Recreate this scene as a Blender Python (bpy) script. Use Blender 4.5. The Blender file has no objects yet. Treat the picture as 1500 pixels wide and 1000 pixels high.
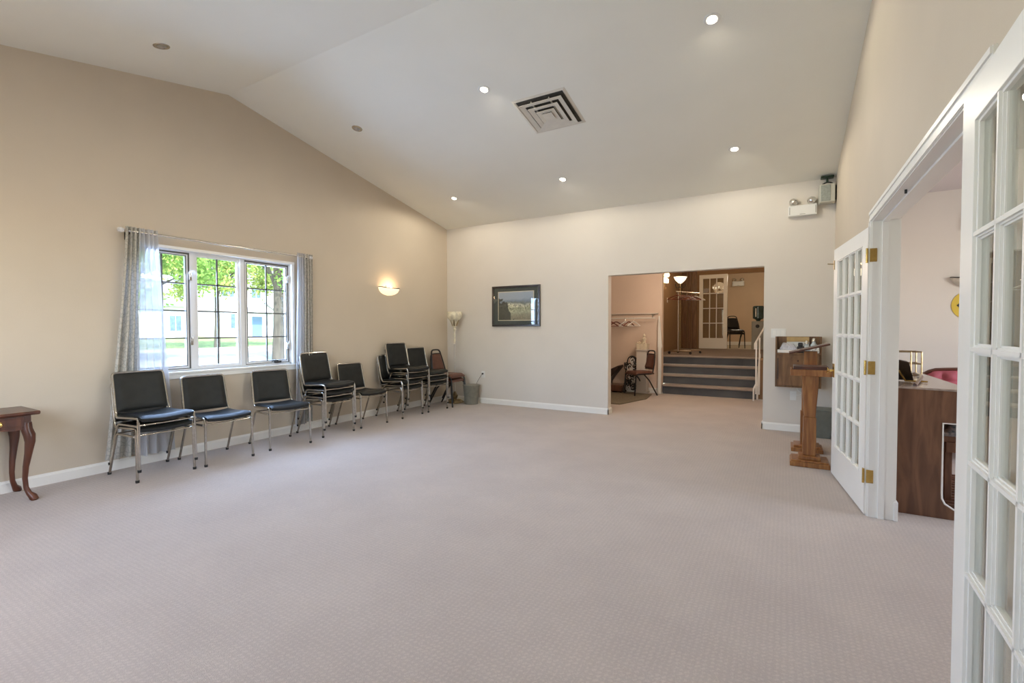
import bpy, math, random
from math import sin, cos, pi, radians, sqrt, atan2
from mathutils import Vector, Matrix
random.seed(7)
S = bpy.context.scene
COL = S.collection

# ------------------------------------------------------------------ camera, sky, sun, lights, exposure
cd = bpy.data.cameras.new('camera')
cd.sensor_width = 36.0
cd.lens = 689.03 / 1500 * 36
cd.clip_start = 0.05
cd.clip_end = 400
cam = bpy.data.objects.new('camera', cd)
COL.objects.link(cam)
_f = Vector((-0.50147, 0.86478, -0.0261)).normalized()
_u = Vector((-0.01136, 0.02358, 0.99966))
_r = _f.cross(_u).normalized()
_u = _r.cross(_f).normalized()
cam.matrix_world = Matrix(((_r.x, _u.x, -_f.x, 0), (_r.y, _u.y, -_f.y, 0), (_r.z, _u.z, -_f.z, 1.3), (0, 0, 0, 1)))
S.camera = cam

S.view_settings.view_transform = 'Standard'
S.view_settings.look = 'None'
S.view_settings.gamma = 1.0
S.view_settings.use_curve_mapping = False
S.view_settings.exposure = 0.0

w = bpy.data.worlds.new('sky')
S.world = w
w.use_nodes = True
nt = w.node_tree
bg = nt.nodes['Background']
sk = nt.nodes.new('ShaderNodeTexSky')
sk.sky_type = 'NISHITA'
sk.sun_disc = False
sk.sun_elevation = radians(52)
sk.sun_rotation = radians(130)
nt.links.new(sk.outputs[0], bg.inputs[0])
bg.inputs[1].default_value = 0.9


def lamp(name, kind, loc, energy, color=(1, 1, 1), size=None, target=None, size_y=None, spot=None, radius=None):
    l = bpy.data.lights.new(name, kind)
    l.energy = energy
    l.color = color
    if kind == 'AREA':
        l.shape = 'RECTANGLE'
        l.size = size
        l.size_y = size_y or size
    if kind == 'SPOT':
        l.spot_size = spot
        l.spot_blend = 0.3
    if radius is not None:
        l.shadow_soft_size = radius
    o = bpy.data.objects.new(name, l)
    COL.objects.link(o)
    o.location = loc
    if target is not None:
        o.rotation_euler = (Vector(target) - Vector(loc)).to_track_quat('-Z', 'Y').to_euler()
    return o


sun = lamp('sun_light', 'SUN', (20, -10, 30), 9.0, (1, .96, .9), target=(-10, 4, 0))
sun.data.angle = radians(0.6)
FILL_TINT = (.96, .98, 1.0)
# unseen fill lights added behind the camera, set in added window openings
lamp('front_fill_light', 'AREA', (-3.9, -0.93, 1.65), 9, FILL_TINT, 1.5, (-3.7, 5, 2.1), 1.5)
lamp('front_fill_light', 'AREA', (-2.0, -0.93, 1.65), 18, FILL_TINT, 1.5, (-2.2, 5, 2.1), 1.5)
# skylight entering by the side window
lamp('side_window_daylight', 'AREA', (-5.60, 2.9, 1.55), 128, (.42, .60, 1.0), 1.55, (-3.2, 3.2, .55), 1.15)
# fill light added at an unseen, added window opening of the neighbouring room
lamp('organ_room_fill', 'AREA', (4.4, 4.2, 1.7), 76, (1, .98, .96), 2.4, (0.6, 4.2, 1.2), 1.6)
# warm point lights for the foyer, upper hall and far room, no fixtures modelled
lamp('foyer_warm_light', 'POINT', (-1.6, 8.3, 2.25), 38, (1, .76, .58), radius=.12)
lamp('hall_warm_light', 'POINT', (-1.2, 12.6, 2.95), 13, (1, .72, .45), radius=.12)
lamp('far_room_light', 'POINT', (-.9, 15.9, 2.85), 33, (1, .86, .66), radius=.15)

# ------------------------------------------------------------------ materials
def mat(name, col, rough=.6, metal=0, var=0.0, vscale=8, bump=0.0, bscale=60, spec=None, coat=0, col2=None, stretch=None, emit=None, estr=0):
    m = bpy.data.materials.new(name)
    m.use_nodes = True
    n = m.node_tree
    b = n.nodes['Principled BSDF']
    b.inputs['Roughness'].default_value = rough
    b.inputs['Metallic'].default_value = metal
    b.inputs['Coat Weight'].default_value = coat
    b.inputs['Coat Roughness'].default_value = .15
    if spec is not None:
        b.inputs['Specular IOR Level'].default_value = spec
    tc = n.nodes.new('ShaderNodeTexCoord')
    mp = n.nodes.new('ShaderNodeMapping')
    n.links.new(tc.outputs['Object'], mp.inputs[0])
    if stretch:
        mp.inputs['Scale'].default_value = stretch
    nz = n.nodes.new('ShaderNodeTexNoise')
    nz.inputs['Scale'].default_value = vscale
    nz.inputs['Detail'].default_value = 4
    n.links.new(mp.outputs[0], nz.inputs['Vector'])
    rp = n.nodes.new('ShaderNodeValToRGB')
    c2 = col2 or tuple(max(0, c * (1 - var)) for c in col)
    c1 = col if col2 else tuple(min(1, c * (1 + var)) for c in col)
    rp.color_ramp.elements[0].color = (*c2, 1)
    rp.color_ramp.elements[1].color = (*c1, 1)
    rp.color_ramp.elements[0].position = .35
    rp.color_ramp.elements[1].position = .65
    n.links.new(nz.outputs[0], rp.inputs[0])
    n.links.new(rp.outputs[0], b.inputs['Base Color'])
    if bump:
        nb = n.nodes.new('ShaderNodeTexNoise')
        nb.inputs['Scale'].default_value = bscale
        nb.inputs['Detail'].default_value = 3
        n.links.new(mp.outputs[0], nb.inputs['Vector'])
        bp = n.nodes.new('ShaderNodeBump')
        bp.inputs['Strength'].default_value = bump
        bp.inputs['Distance'].default_value = .01
        n.links.new(nb.outputs[0], bp.inputs['Height'])
        n.links.new(bp.outputs[0], b.inputs['Normal'])
    if emit:
        b.inputs['Emission Color'].default_value = (*emit, 1)
        b.inputs['Emission Strength'].default_value = estr
    return m


def wood(name, c1, c2, scale=6, stretch=(1, 1, 12), rough=.35, coat=.3):
    m = mat(name, c1, rough, 0, 0, 3, 0, 60, None, coat)
    n = m.node_tree
    b = n.nodes['Principled BSDF']
    mp = [x for x in n.nodes if x.type == 'MAPPING'][0]
    mp.inputs['Scale'].default_value = tuple(1.0 / s for s in stretch)
    nz = n.nodes.new('ShaderNodeTexNoise')
    nz.inputs['Scale'].default_value = scale * 3
    nz.inputs['Detail'].default_value = 6
    nz.inputs['Distortion'].default_value = 1.2
    n.links.new(mp.outputs[0], nz.inputs['Vector'])
    rp = n.nodes.new('ShaderNodeValToRGB')
    rp.color_ramp.elements[0].color = (*c2, 1)
    rp.color_ramp.elements[1].color = (*c1, 1)
    rp.color_ramp.elements[0].position = .38
    rp.color_ramp.elements[1].position = .62
    n.links.new(nz.outputs[0], rp.inputs[0])
    n.links.new(rp.outputs[0], b.inputs['Base Color'])
    return m


def glass_mat(name, tint=(.96, .98, .97), ior=1.5, rough=0.0):
    m = bpy.data.materials.new(name)
    m.use_nodes = True
    n = m.node_tree
    for x in list(n.nodes):
        if x.type != 'OUTPUT_MATERIAL':
            n.nodes.remove(x)
    out = [x for x in n.nodes if x.type == 'OUTPUT_MATERIAL'][0]
    t = n.nodes.new('ShaderNodeBsdfTransparent')
    t.inputs[0].default_value = (*tint, 1)
    g = n.nodes.new('ShaderNodeBsdfGlossy')
    g.inputs['Roughness'].default_value = rough
    fr = n.nodes.new('ShaderNodeFresnel')
    fr.inputs[0].default_value = ior
    mx = n.nodes.new('ShaderNodeMixShader')
    ge = n.nodes.new('ShaderNodeNewGeometry')
    iv = n.nodes.new('ShaderNodeMath')
    iv.operation = 'SUBTRACT'
    iv.inputs[0].default_value = 1.0
    n.links.new(ge.outputs['Backfacing'], iv.inputs[1])
    ml = n.nodes.new('ShaderNodeMath')
    ml.operation = 'MULTIPLY'
    n.links.new(fr.outputs[0], ml.inputs[0])
    n.links.new(iv.outputs[0], ml.inputs[1])
    m2 = n.nodes.new('ShaderNodeMath')
    m2.operation = 'MULTIPLY'
    m2.use_clamp = True
    m2.inputs[1].default_value = 1.5
    n.links.new(ml.outputs[0], m2.inputs[0])
    n.links.new(m2.outputs[0], mx.inputs[0])
    n.links.new(t.outputs[0], mx.inputs[1])
    n.links.new(g.outputs[0], mx.inputs[2])
    n.links.new(mx.outputs[0], out.inputs[0])
    return m


def cloth_mat(name, col, transp=.3, transl=.5, pattern=False):
    m = bpy.data.materials.new(name)
    m.use_nodes = True
    n = m.node_tree
    out = [x for x in n.nodes if x.type == 'OUTPUT_MATERIAL'][0]
    for x in list(n.nodes):
        if x.type != 'OUTPUT_MATERIAL':
            n.nodes.remove(x)
    d = n.nodes.new('ShaderNodeBsdfDiffuse')
    tl = n.nodes.new('ShaderNodeBsdfTranslucent')
    tp = n.nodes.new('ShaderNodeBsdfTransparent')
    for x in (d, tl):
        x.inputs[0].default_value = (*col, 1)
    if pattern:
        tc = n.nodes.new('ShaderNodeTexCoord')
        v = n.nodes.new('ShaderNodeTexVoronoi')
        v.feature = 'DISTANCE_TO_EDGE'
        v.inputs['Scale'].default_value = 22
        n.links.new(tc.outputs['Object'], v.inputs['Vector'])
        rp = n.nodes.new('ShaderNodeValToRGB')
        rp.color_ramp.elements[0].position = .03
        rp.color_ramp.elements[1].position = .10
        rp.color_ramp.elements[0].color = (col[0] * .72, col[1] * .74, col[2] * .74, 1)
        rp.color_ramp.elements[1].color = (*col, 1)
        n.links.new(v.outputs['Distance'], rp.inputs[0])
        n.links.new(rp.outputs[0], d.inputs[0])
    m1 = n.nodes.new('ShaderNodeMixShader')
    m1.inputs[0].default_value = transl
    m2 = n.nodes.new('ShaderNodeMixShader')
    m2.inputs[0].default_value = transp
    n.links.new(d.outputs[0], m1.inputs[1])
    n.links.new(tl.outputs[0], m1.inputs[2])
    n.links.new(m1.outputs[0], m2.inputs[1])
    n.links.new(tp.outputs[0], m2.inputs[2])
    n.links.new(m2.outputs[0], out.inputs[0])
    return m


def carpet_mat(name, c1, c2, weave=True):
    m = mat(name, c1, .95, 0, 0, 2.2, .5, 260, .15, 0, c2)
    n = m.node_tree
    b = n.nodes['Principled BSDF']
    b.inputs['Sheen Weight'].default_value = .25
    b.inputs['Sheen Roughness'].default_value = .5
    if weave:
        tc = [x for x in n.nodes if x.type == 'TEX_COORD'][0]
        rp = [x for x in n.nodes if x.type == 'VALTORGB'][0]
        ws = []
        for d in ('X', 'Y'):
            wv = n.nodes.new('ShaderNodeTexWave')
            wv.bands_direction = d
            wv.inputs['Scale'].default_value = 13.0
            wv.inputs['Distortion'].default_value = 6
            wv.inputs['Detail'].default_value = 3
            wv.inputs['Detail Scale'].default_value = 6
            n.links.new(tc.outputs['Object'], wv.inputs[0])
            ws.append(wv)
        mx = n.nodes.new('ShaderNodeMath')
        mx.operation = 'MULTIPLY'
        n.links.new(ws[0].outputs['Fac'], mx.inputs[0])
        n.links.new(ws[1].outputs['Fac'], mx.inputs[1])
        fn = n.nodes.new('ShaderNodeTexNoise')
        fn.inputs['Scale'].default_value = 150
        fn.inputs['Detail'].default_value = 2
        n.links.new(tc.outputs['Object'], fn.inputs['Vector'])
        ad = n.nodes.new('ShaderNodeMath')
        ad.operation = 'ADD'
        n.links.new(mx.outputs[0], ad.inputs[0])
        n.links.new(fn.outputs[0], ad.inputs[1])
        mr = n.nodes.new('ShaderNodeMapRange')
        mr.inputs['From Min'].default_value = .35
        mr.inputs['From Max'].default_value = 1.5
        mr.inputs['To Min'].default_value = .90
        mr.inputs['To Max'].default_value = 1.10
        n.links.new(ad.outputs[0], mr.inputs[0])
        vm = n.nodes.new('ShaderNodeVectorMath')
        vm.operation = 'SCALE'
        n.links.new(rp.outputs[0], vm.inputs[0])
        n.links.new(mr.outputs[0], vm.inputs['Scale'])
        n.links.new(vm.outputs[0], b.inputs['Base Color'])
    return m


WALL = mat('wall_paint', (.625, .54, .43), .75, 0, .02, 1.5, .12, 220, .2)
WALLB = mat('wall_paint_pale', (.70, .65, .585), .75, 0, .02, 1.5, .12, 220, .2)
WALLW = mat('wall_paint_white', (.76, .72, .67), .75, 0, .015, 1.5, .1, 220, .2)
WALLH = mat('wall_paint_tan', (.62, .47, .33), .75, 0, .03, 1.5, .1, 220, .2)
WALLD = mat('wall_paint_brown', (.30, .19, .11), .7, 0, .04, 1.5, .1, 220, .2)
CEIL = mat('ceiling_paint', (.87, .85, .77), .85, 0, .015, 1.2, .15, 180, .1)
TRIM = mat('white_trim', (.86, .84, .79), .35, 0, .01, 3, .02, 90)
VINYL = mat('window_vinyl', (.78, .78, .78), .4, 0, .02, 4)
DARKMETAL = mat('dark_metal', (.03, .03, .03), .4, .6, .1, 20)
SASHDARK = mat('sash_edge', (.11, .10, .085), .5, 0, .1, 20)
CARPET = carpet_mat('carpet', (.52, .445, .395), (.475, .405, .362))
CARPETS = carpet_mat('stair_carpet', (.21, .205, .21), (.16, .16, .17), False)
CARPETL = carpet_mat('landing_carpet', (.17, .11, .07), (.135, .085, .055), False)
CHROME = mat('chrome', (.74, .72, .68), .18, 1, .04, 30)
CHROMED = mat('worn_chrome', (.52, .49, .44), .2, 1, .08, 40)
VINYLB = mat('black_vinyl', (.009, .010, .009), .42, 0, .25, 12, .12, 300, .4)
RUBBER = mat('black_rubber', (.012, .012, .012), .7, 0, .1, 20)
BLACKF = mat('black_enamel', (.012, .010, .010), .35, 0, .2, 20)
BROWNV = mat('brown_vinyl', (.115, .042, .025), .42, 0, .15, 14, .1, 260, .5)
BRASS = mat('brass', (.62, .43, .14), .25, 1, .08, 30)
MAHOG = wood('mahogany', (.12, .034, .014), (.06, .015, .007), 5, (10, 1, 10))
OAK = wood('oak', (.36, .155, .045), (.21, .075, .02), 7, (1, 1, 10))
OAKD = wood('dark_oak', (.10, .03, .015), (.05, .014, .008), 7, (6, 1, 1))
WALNUT = wood('walnut', (.20, .095, .05), (.11, .05, .027), 5, (1, 1, 9), .45, .1)
CABW = wood('cabinet_wood', (.22, .115, .05), (.13, .06, .025), 6, (1, 1, 8))
GLASS = glass_mat('window_glass')
PGLASS = glass_mat('picture_glass', (.98, .98, .98), 1.55)
SHEER = cloth_mat('sheer_fabric', (.58, .58, .60), .24, .14)
DRAPE = cloth_mat('drape_fabric', (.56, .53, .48), 0.0, .12, True)
PLASTW = mat('white_plastic', (.80, .79, .75), .4, 0, .02, 5)
PLASTG = mat('beige_plastic', (.55, .53, .45), .5, 0, .04, 5)
LENS = mat('lamp_lens', (.9, .9, .9), .2, 0, .01, 5)
BULB = mat('lit_bulb', (1, .9, .7), .3, 0, 0, 5, emit=(1, .86, .62), estr=14)
DEAD = mat('unlit_bulb', (.35, .32, .28), .3, 0, .2, 30)
GLOW = mat('lit_frosted_glass', (.9, .8, .6), .4, 0, .05, 9, emit=(1, .84, .60), estr=.9)
FROST = mat('frosted_glass', (.70, .68, .62), .35, 0, .12, 14)
PAPER = mat('paper', (.82, .81, .78), .8, 0, .04, 20)
CARD = mat('cardboard', (.50, .34, .15), .8, 0, .08, 20)
BASKET = mat('grey_basket', (.22, .21, .17), .6, 0, .1, 14)
BASKETG = mat('green_basket', (.17, .18, .155), .5, 0, .08, 14)
PINK = mat('rose_velvet', (.42, .10, .13), .7, 0, .12, 12, .15, 120)
DGLASS = mat('dark_water_bottle', (.05, .09, .09), .12, 0, .15, 10)
MATB = mat('door_mat', (.17, .14, .095), .95, 0, .12, 30, .5, 200)
YEL = mat('yellow_paint', (.72, .52, .06), .5, 0, .03, 9)
BLK = mat('black_paint', (.015, .015, .017), .5, 0, .05, 9)

# ------------------------------------------------------------------ mesh helper
def smooth_path(pts, r=.05, n=5):
    """round the corners of a polyline"""
    P = [Vector(p) for p in pts]
    out = [P[0]]
    for i in range(1, len(P) - 1):
        a, b, c = P[i - 1], P[i], P[i + 1]
        d1 = (a - b)
        d2 = (c - b)
        k = min(r, d1.length * .45, d2.length * .45)
        p, q = b + d1.normalized() * k, b + d2.normalized() * k
        for j in range(n + 1):
            t = j / n
            out.append(p * (1 - t) ** 2 + b * 2 * t * (1 - t) + q * t * t)
    out.append(P[-1])
    return out


class MB:
    def __init__(s):
        s.v = []
        s.f = []

    def add(s, vs, fs):
        o = len(s.v)
        s.v += [tuple(v) for v in vs]
        s.f += [tuple(i + o for i in f) for f in fs]
        return s

    def box(s, x0, x1, y0, y1, z0, z1):
        return s.add([(x0, y0, z0), (x1, y0, z0), (x1, y1, z0), (x0, y1, z0), (x0, y0, z1), (x1, y0, z1), (x1, y1, z1), (x0, y1, z1)],
                     [(0, 3, 2, 1), (4, 5, 6, 7), (0, 1, 5, 4), (1, 2, 6, 5), (2, 3, 7, 6), (3, 0, 4, 7)])

    def hexa(s, b, t):
        """b, t: four points each"""
        return s.add(list(b) + list(t), [(0, 3, 2, 1), (4, 5, 6, 7), (0, 1, 5, 4), (1, 2, 6, 5), (2, 3, 7, 6), (3, 0, 4, 7)])

    def prism(s, poly, axis, a, b):
        """poly: list of 2D points, extruded along axis from a to b"""
        def p(q, t):
            return {'x': (t, q[0], q[1]), 'y': (q[0], t, q[1]), 'z': (q[0], q[1], t)}[axis]
        n = len(poly)
        return s.add([p(q, a) for q in poly] + [p(q, b) for q in poly],
                     [tuple(range(n))[::-1], tuple(range(n, 2 * n))] + [(i, (i + 1) % n, n + (i + 1) % n, n + i) for i in range(n)])

    def tube(s, pts, r, seg=8, r2=None, flat=1.0):
        P = [Vector(p) for p in pts]
        n = len(P)
        vs = []
        t0 = (P[1] - P[0]).normalized()
        up = Vector((0, 0, 1)) if abs(t0.z) < .9 else Vector((0, 1, 0))
        nrm = (up - t0 * up.dot(t0)).normalized()
        for i in range(n):
            if i == 0:
                t = (P[1] - P[0])
            elif i == n - 1:
                t = (P[-1] - P[-2])
            else:
                t = (P[i + 1] - P[i]).normalized() + (P[i] - P[i - 1]).normalized()
            t = t.normalized() if t.length > 1e-9 else t0
            nrm = (nrm - t * nrm.dot(t))
            nrm = nrm.normalized() if nrm.length > 1e-6 else t.orthogonal().normalized()
            bi = t.cross(nrm)
            rr = r if r2 is None else r + (r2 - r) * i / (n - 1)
            if isinstance(r, (list, tuple)):
                rr = r[i]
            for k in range(seg):
                a = 2 * pi * k / seg
                vs.append(P[i] + nrm * (rr * cos(a)) + bi * (rr * flat * sin(a)))
        fs = []
        for i in range(n - 1):
            for k in range(seg):
                fs.append((i * seg + k, i * seg + (k + 1) % seg, (i + 1) * seg + (k + 1) % seg, (i + 1) * seg + k))
        fs.append(tuple(range(seg))[::-1])
        fs.append(tuple((n - 1) * seg + k for k in range(seg)))
        return s.add(vs, fs)

    def lathe(s, prof, c=(0, 0, 0), seg=24, axis='z', a0=0, a1=2 * pi, sy=1.0):
        """prof: list of (r, h)"""
        full = abs(a1 - a0 - 2 * pi) < 1e-6
        m = seg if full else seg + 1
        vs = []
        for r, h in prof:
            for k in range(m):
                a = a0 + (a1 - a0) * k / seg
                p = (r * cos(a), r * sin(a) * sy, h)
                if axis == 'y':
                    p = (p[0], p[2], p[1])
                if axis == 'x':
                    p = (p[2], p[0], p[1])
                vs.append((p[0] + c[0], p[1] + c[1], p[2] + c[2]))
        fs = []
        for i in range(len(prof) - 1):
            for k in range(seg):
                k2 = (k + 1) % m
                fs.append((i * m + k, i * m + k2, (i + 1) * m + k2, (i + 1) * m + k))
        if full:
            if prof[0][0] > 1e-6:
                fs.append(tuple(range(m))[::-1])
            if prof[-1][0] > 1e-6:
                fs.append(tuple((len(prof) - 1) * m + k for k in range(m)))
        return s.add(vs, fs)

    def sheet(s, fn, nu, nv, th=0.0, nf=None):
        """grid surface fn(u,v) -> point, u,v in 0..1; thickness along nf(u,v) or fixed vector"""
        vs = [fn(i / nu, j / nv) for j in range(nv + 1) for i in range(nu + 1)]
        W = nu + 1
        fs = [(j * W + i, j * W + i + 1, (j + 1) * W + i + 1, (j + 1) * W + i) for j in range(nv) for i in range(nu)]
        if th:
            nv_ = Vector(nf)
            v2 = [tuple(Vector(p) - nv_ * th) for p in vs]
            o = len(vs)
            f2 = [tuple(x + o for x in f[::-1]) for f in fs]
            e = []
            for i in range(nu):
                e.append((i + 1, i, i + o, i + 1 + o))
                a = nv * W + i
                e.append((a, a + 1, a + 1 + o, a + o))
            for j in range(nv):
                a = j * W
                e.append((a, a + W, a + W + o, a + o))
                a = j * W + nu
                e.append((a + W, a, a + o, a + W + o))
            vs = vs + v2
            fs = fs + f2 + e
        return s.add(vs, fs)

    def xf(s, M):
        s.v = [tuple(M @ Vector(v)) for v in s.v]
        return s

    def mesh(s, name, m, smooth=True, angle=35):
        me = bpy.data.meshes.new(name)
        me.from_pydata(s.v, [], s.f)
        me.materials.append(m)
        import bmesh
        bm = bmesh.new()
        bm.from_mesh(me)
        bmesh.ops.recalc_face_normals(bm, faces=bm.faces)
        bm.to_mesh(me)
        bm.free()
        if smooth:
            me.polygons.foreach_set('use_smooth', [True] * len(me.polygons))
            me.set_sharp_from_angle(angle=radians(angle))
        return me

    def build(s, name, m, parent=None, smooth=True, bevel=0, angle=35):
        o = bpy.data.objects.new(name, s.mesh(name, m, smooth, angle))
        COL.objects.link(o)
        if parent is not None:
            o.parent = parent
        if bevel:
            b = o.modifiers.new('bevel', 'BEVEL')
            b.width = bevel
            b.segments = 2
            b.limit_method = 'ANGLE'
        return o


def tag(o, label=None, cat=None, group=None, kind=None):
    if label:
        o['label'] = label
    if cat:
        o['category'] = cat
    if group:
        o['group'] = group
    if kind:
        o['kind'] = kind
    return o


def thing(name, label, cat, loc=(0, 0, 0), rz=0, group=None, kind=None):
    o = bpy.data.objects.new(name, None)
    COL.objects.link(o)
    o.empty_display_size = .1
    o.location = loc
    o.rotation_euler = (0, 0, rz)
    return tag(o, label, cat, group, kind)


def struct(o, label, cat):
    return tag(o, label, cat, None, 'structure')


def dup(root, loc=None, rz=None, label=None, group=None):
    r = root.copy()
    COL.objects.link(r)
    if loc is not None:
        r.location = loc
    if rz is not None:
        r.rotation_euler = (0, 0, rz)
    if label:
        r['label'] = label
    if group:
        r['group'] = group
    for ch in list(root.children):
        c = ch.copy()
        COL.objects.link(c)
        c.parent = r
        for g in ch.children:
            d = g.copy()
            COL.objects.link(d)
            d.parent = c
    return r


# ------------------------------------------------------------------ room shell
A, B, C = -5.373, 6.895, 0.513
Y0 = -0.90
YR, ZR, ZC = 3.0, 3.904, 3.121
SL = (ZR - ZC) / (B - YR)
T = .14


def zc(y):
    return ZR - SL * abs(y - YR)


MB().box(A - .2, 4.7, Y0 - .15, 9.72, -.12, 0)
fl = MB().box(A - .2, 4.7, Y0 - .15, 9.72, -.12, 0).build('floor', CARPET, smooth=False)
struct(fl, 'pale grey beige looped carpet covering the large empty room and foyer', 'floor')

# ceiling, two slopes
cm = MB()
for s_ in (0, 1):
    ya, yb = (Y0 - .1, YR) if s_ == 0 else (YR, B + T)
    cm.prism([(ya, zc(ya)), (yb, zc(yb)), (yb, zc(yb) + .12), (ya, zc(ya) + .12)], 'x', A - T, C + .137)
struct(cm.build('ceiling', CEIL, smooth=False), 'vaulted off-white ceiling of two shallow slopes meeting at a ridge', 'ceiling')

WY0, WY1, WZ0, WZ1 = 2.075, 3.745, .875, 2.125
# left wall with the window hole
wl = MB()
x0, x1 = A - T, A
def lw(poly):
    wl.prism(poly, 'x', x0, x1)
lw([(Y0 - T, 0), (WY0, 0), (WY0, zc(WY0)), (Y0 - T, zc(Y0 - T))])
lw([(WY1, 0), (B + T, 0), (B + T, zc(B + T)), (WY1, zc(WY1))])
lw([(WY0, 0), (WY1, 0), (WY1, WZ0), (WY0, WZ0)])
lw([(WY0, WZ1), (WY1, WZ1), (WY1, zc(WY1)), (YR, ZR), (WY0, zc(WY0))])
struct(wl.build('wall_left', WALL, smooth=False), 'peach tan gable wall with the window', 'wall')

OX0, OX1, OZ = -2.315, -.237, 2.107
wb = MB()
wb.box(A, OX0, B, B + T, 0, ZC + .02).box(OX1, C + .137, B, B + T, 0, ZC + .02).box(OX0, OX1, B, B + T, OZ, ZC + .02)
struct(wb.build('wall_back', WALLB, smooth=False), 'pale pinkish back wall with the wide foyer opening', 'wall')

DY0, DY1, DZ = 1.95, 4.02, 2.03
wr = MB()
C2 = C + .137
for poly in ([(Y0 - T, 0), (DY0 - .02, 0), (DY0 - .02, zc(DY0)), (Y0 - T, zc(Y0 - T))],
             [(DY1 + .02, 0), (B, 0), (B, ZC), (DY1 + .02, zc(DY1))],
             [(DY0 - .02, DZ + .02), (DY1 + .02, DZ + .02), (DY1 + .02, zc(DY1 + .02)), (YR, ZR), (DY0 - .02, zc(DY0 - .02))]):
    wr.prism(poly, 'x', C, C2)
struct(wr.build('wall_right', WALL, smooth=False), 'cream gable wall above and beside the double doorway', 'wall')

# wall behind the camera with two window openings added for the fill lights
wf = MB()
yf0, yf1 = Y0 - T, Y0
HX = [(-4.8, -3.0), (-2.9, -1.1)]
wf.box(A, -4.8, yf0, yf1, 0, zc(Y0)).box(-3.0, -2.9, yf0, yf1, 0, zc(Y0)).box(-1.1, C, yf0, yf1, 0, zc(Y0))
for a, b in HX:
    wf.box(a, b, yf0, yf1, 0, .85).box(a, b, yf0, yf1, 2.45, zc(Y0))
struct(wf.build('wall_front', WALL, smooth=False), 'plain wall behind the camera with two windows added for the fill lights', 'wall')
for k, (a, b) in enumerate(HX):
    o = MB().box(a, b, yf0 + .02, yf0 + .05, .85, .9).box(a, b, yf0 + .02, yf0 + .05, 2.4, 2.45).box(a, a + .05, yf0 + .02, yf0 + .05, .9, 2.4).box(b - .05, b, yf0 + .02, yf0 + .05, .9, 2.4).box((a + b) / 2 - .02, (a + b) / 2 + .02, yf0 + .02, yf0 + .05, .9, 2.4).build('window_%d' % (k + 2), TRIM, smooth=False)
    struct(o, 'white window frame added unseen behind the camera for the fill light', 'window')

# baseboards
def baseboard(name, poly_len, label):
    m = MB()
    for (a, b) in poly_len:
        m.box(*a, *b) if False else None
    return m


def bb_profile(h=.095, t=.014):
    return [(0, 0), (t, 0), (t, h - .02), (t * .55, h - .008), (t * .4, h), (0, h)]


bl = MB()
bl.prism([(A + q[0], q[1]) for q in bb_profile()], 'y', Y0, B)
struct(bl.build('baseboard_left', TRIM, smooth=False), 'white baseboard under the window wall', 'baseboard')
b1 = MB()
b1.prism([(B - q[0], q[1]) for q in bb_profile()], 'x', A, OX0 + .014)
b1.prism([(OX0 + q[0], q[1]) for q in bb_profile()], 'y', B - .014, B + T + .014)
struct(b1.build('baseboard_back', TRIM, smooth=False), 'white baseboard on back wall left of the opening', 'baseboard')
b2 = MB()
b2.prism([(B - q[0], q[1]) for q in bb_profile()], 'x', OX1 - .014, C)
b2.prism([(OX1 - q[0], q[1]) for q in bb_profile()], 'y', B - .014, B + T + .014)
struct(b2.build('baseboard_back', TRIM, smooth=False), 'white baseboard on back wall beneath the wall cabinet', 'baseboard')
b3 = MB()
b3.prism([(C - q[0], q[1]) for q in bb_profile()], 'y', DY1 + .09, B)
b3.prism([(C - q[0], q[1]) for q in bb_profile()], 'y', Y0, DY0 - .09)
struct(b3.build('baseboard_right', TRIM, smooth=False), 'white baseboard along the double doorway wall', 'baseboard')

# doorway casing and jambs
tr = thing('trim_1', 'white moulded casing and jamb around the double doorway', 'door frame', (0, 0, 0), kind='structure')
cas = .07
mj = MB().box(C - .004, C2 + .004, DY1, DY1 + .025, 0, DZ + .025)
mj.box(C - .004, C2 + .004, DY0 - .025, DY0, 0, DZ + .025)
mj.box(C - .004, C2 + .004, DY0, DY1, DZ, DZ + .025)
mj.build('jamb', TRIM, tr, smooth=False)
MB().box(C + .05, C + .085, DY0, DY1, DZ - .012, DZ).box(C + .05, C + .085, DY1 - .012, DY1, 0, DZ - .012).box(C + .05, C + .085, DY0, DY0 + .012, 0, DZ - .012).build('door_stop', TRIM, tr, smooth=False)
def casing(y0, y1, z0, z1, vert, out):
    m = MB()
    # three stepped fillets
    steps = [(0, 1, .010), (.03, .32, .016), (.62, .97, .014)]
    for a, b, t in steps:
        if vert:
            ya, yb = y0 + (y1 - y0) * a, y0 + (y1 - y0) * b
            m.box(C - t, C, min(ya, yb), max(ya, yb), z0, z1)
            m.box(C2, C2 + t, min(ya, yb), max(ya, yb), z0, z1)
        else:
            za, zb = z1 + (z0 - z1) * a, z1 + (z0 - z1) * b
            e_ = .004 * (a + (b < 1))
            m.box(C - t, C, y0 + e_, y1 - e_, min(za, zb), max(za, zb))
            m.box(C2, C2 + t, y0 + e_, y1 - e_, min(za, zb), max(za, zb))
    return m.build('casing', TRIM, tr, smooth=False)
casing(DY1 + .02 + cas, DY1 + .006, .0, DZ + .005, True, 1)
casing(DY0 - .02 - cas, DY0 - .006, .0, DZ + .005, True, 1)
casing(DY0 - .02 - cas, DY1 + .02 + cas, DZ + .006, DZ + .006 + cas, False, 1)
MB().box(C2, C2 + .022, DY1 - .012, DY1 + .1, 0, .13).build('plinth_block', TRIM, tr, smooth=False, bevel=.003)
MB().lathe([(0, 0), (.006, 0), (.006, .02), (0, .02)], (C + .03, 3.2, DZ - .02), 8).build('ball_catch', DARKMETAL, tr)

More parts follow.
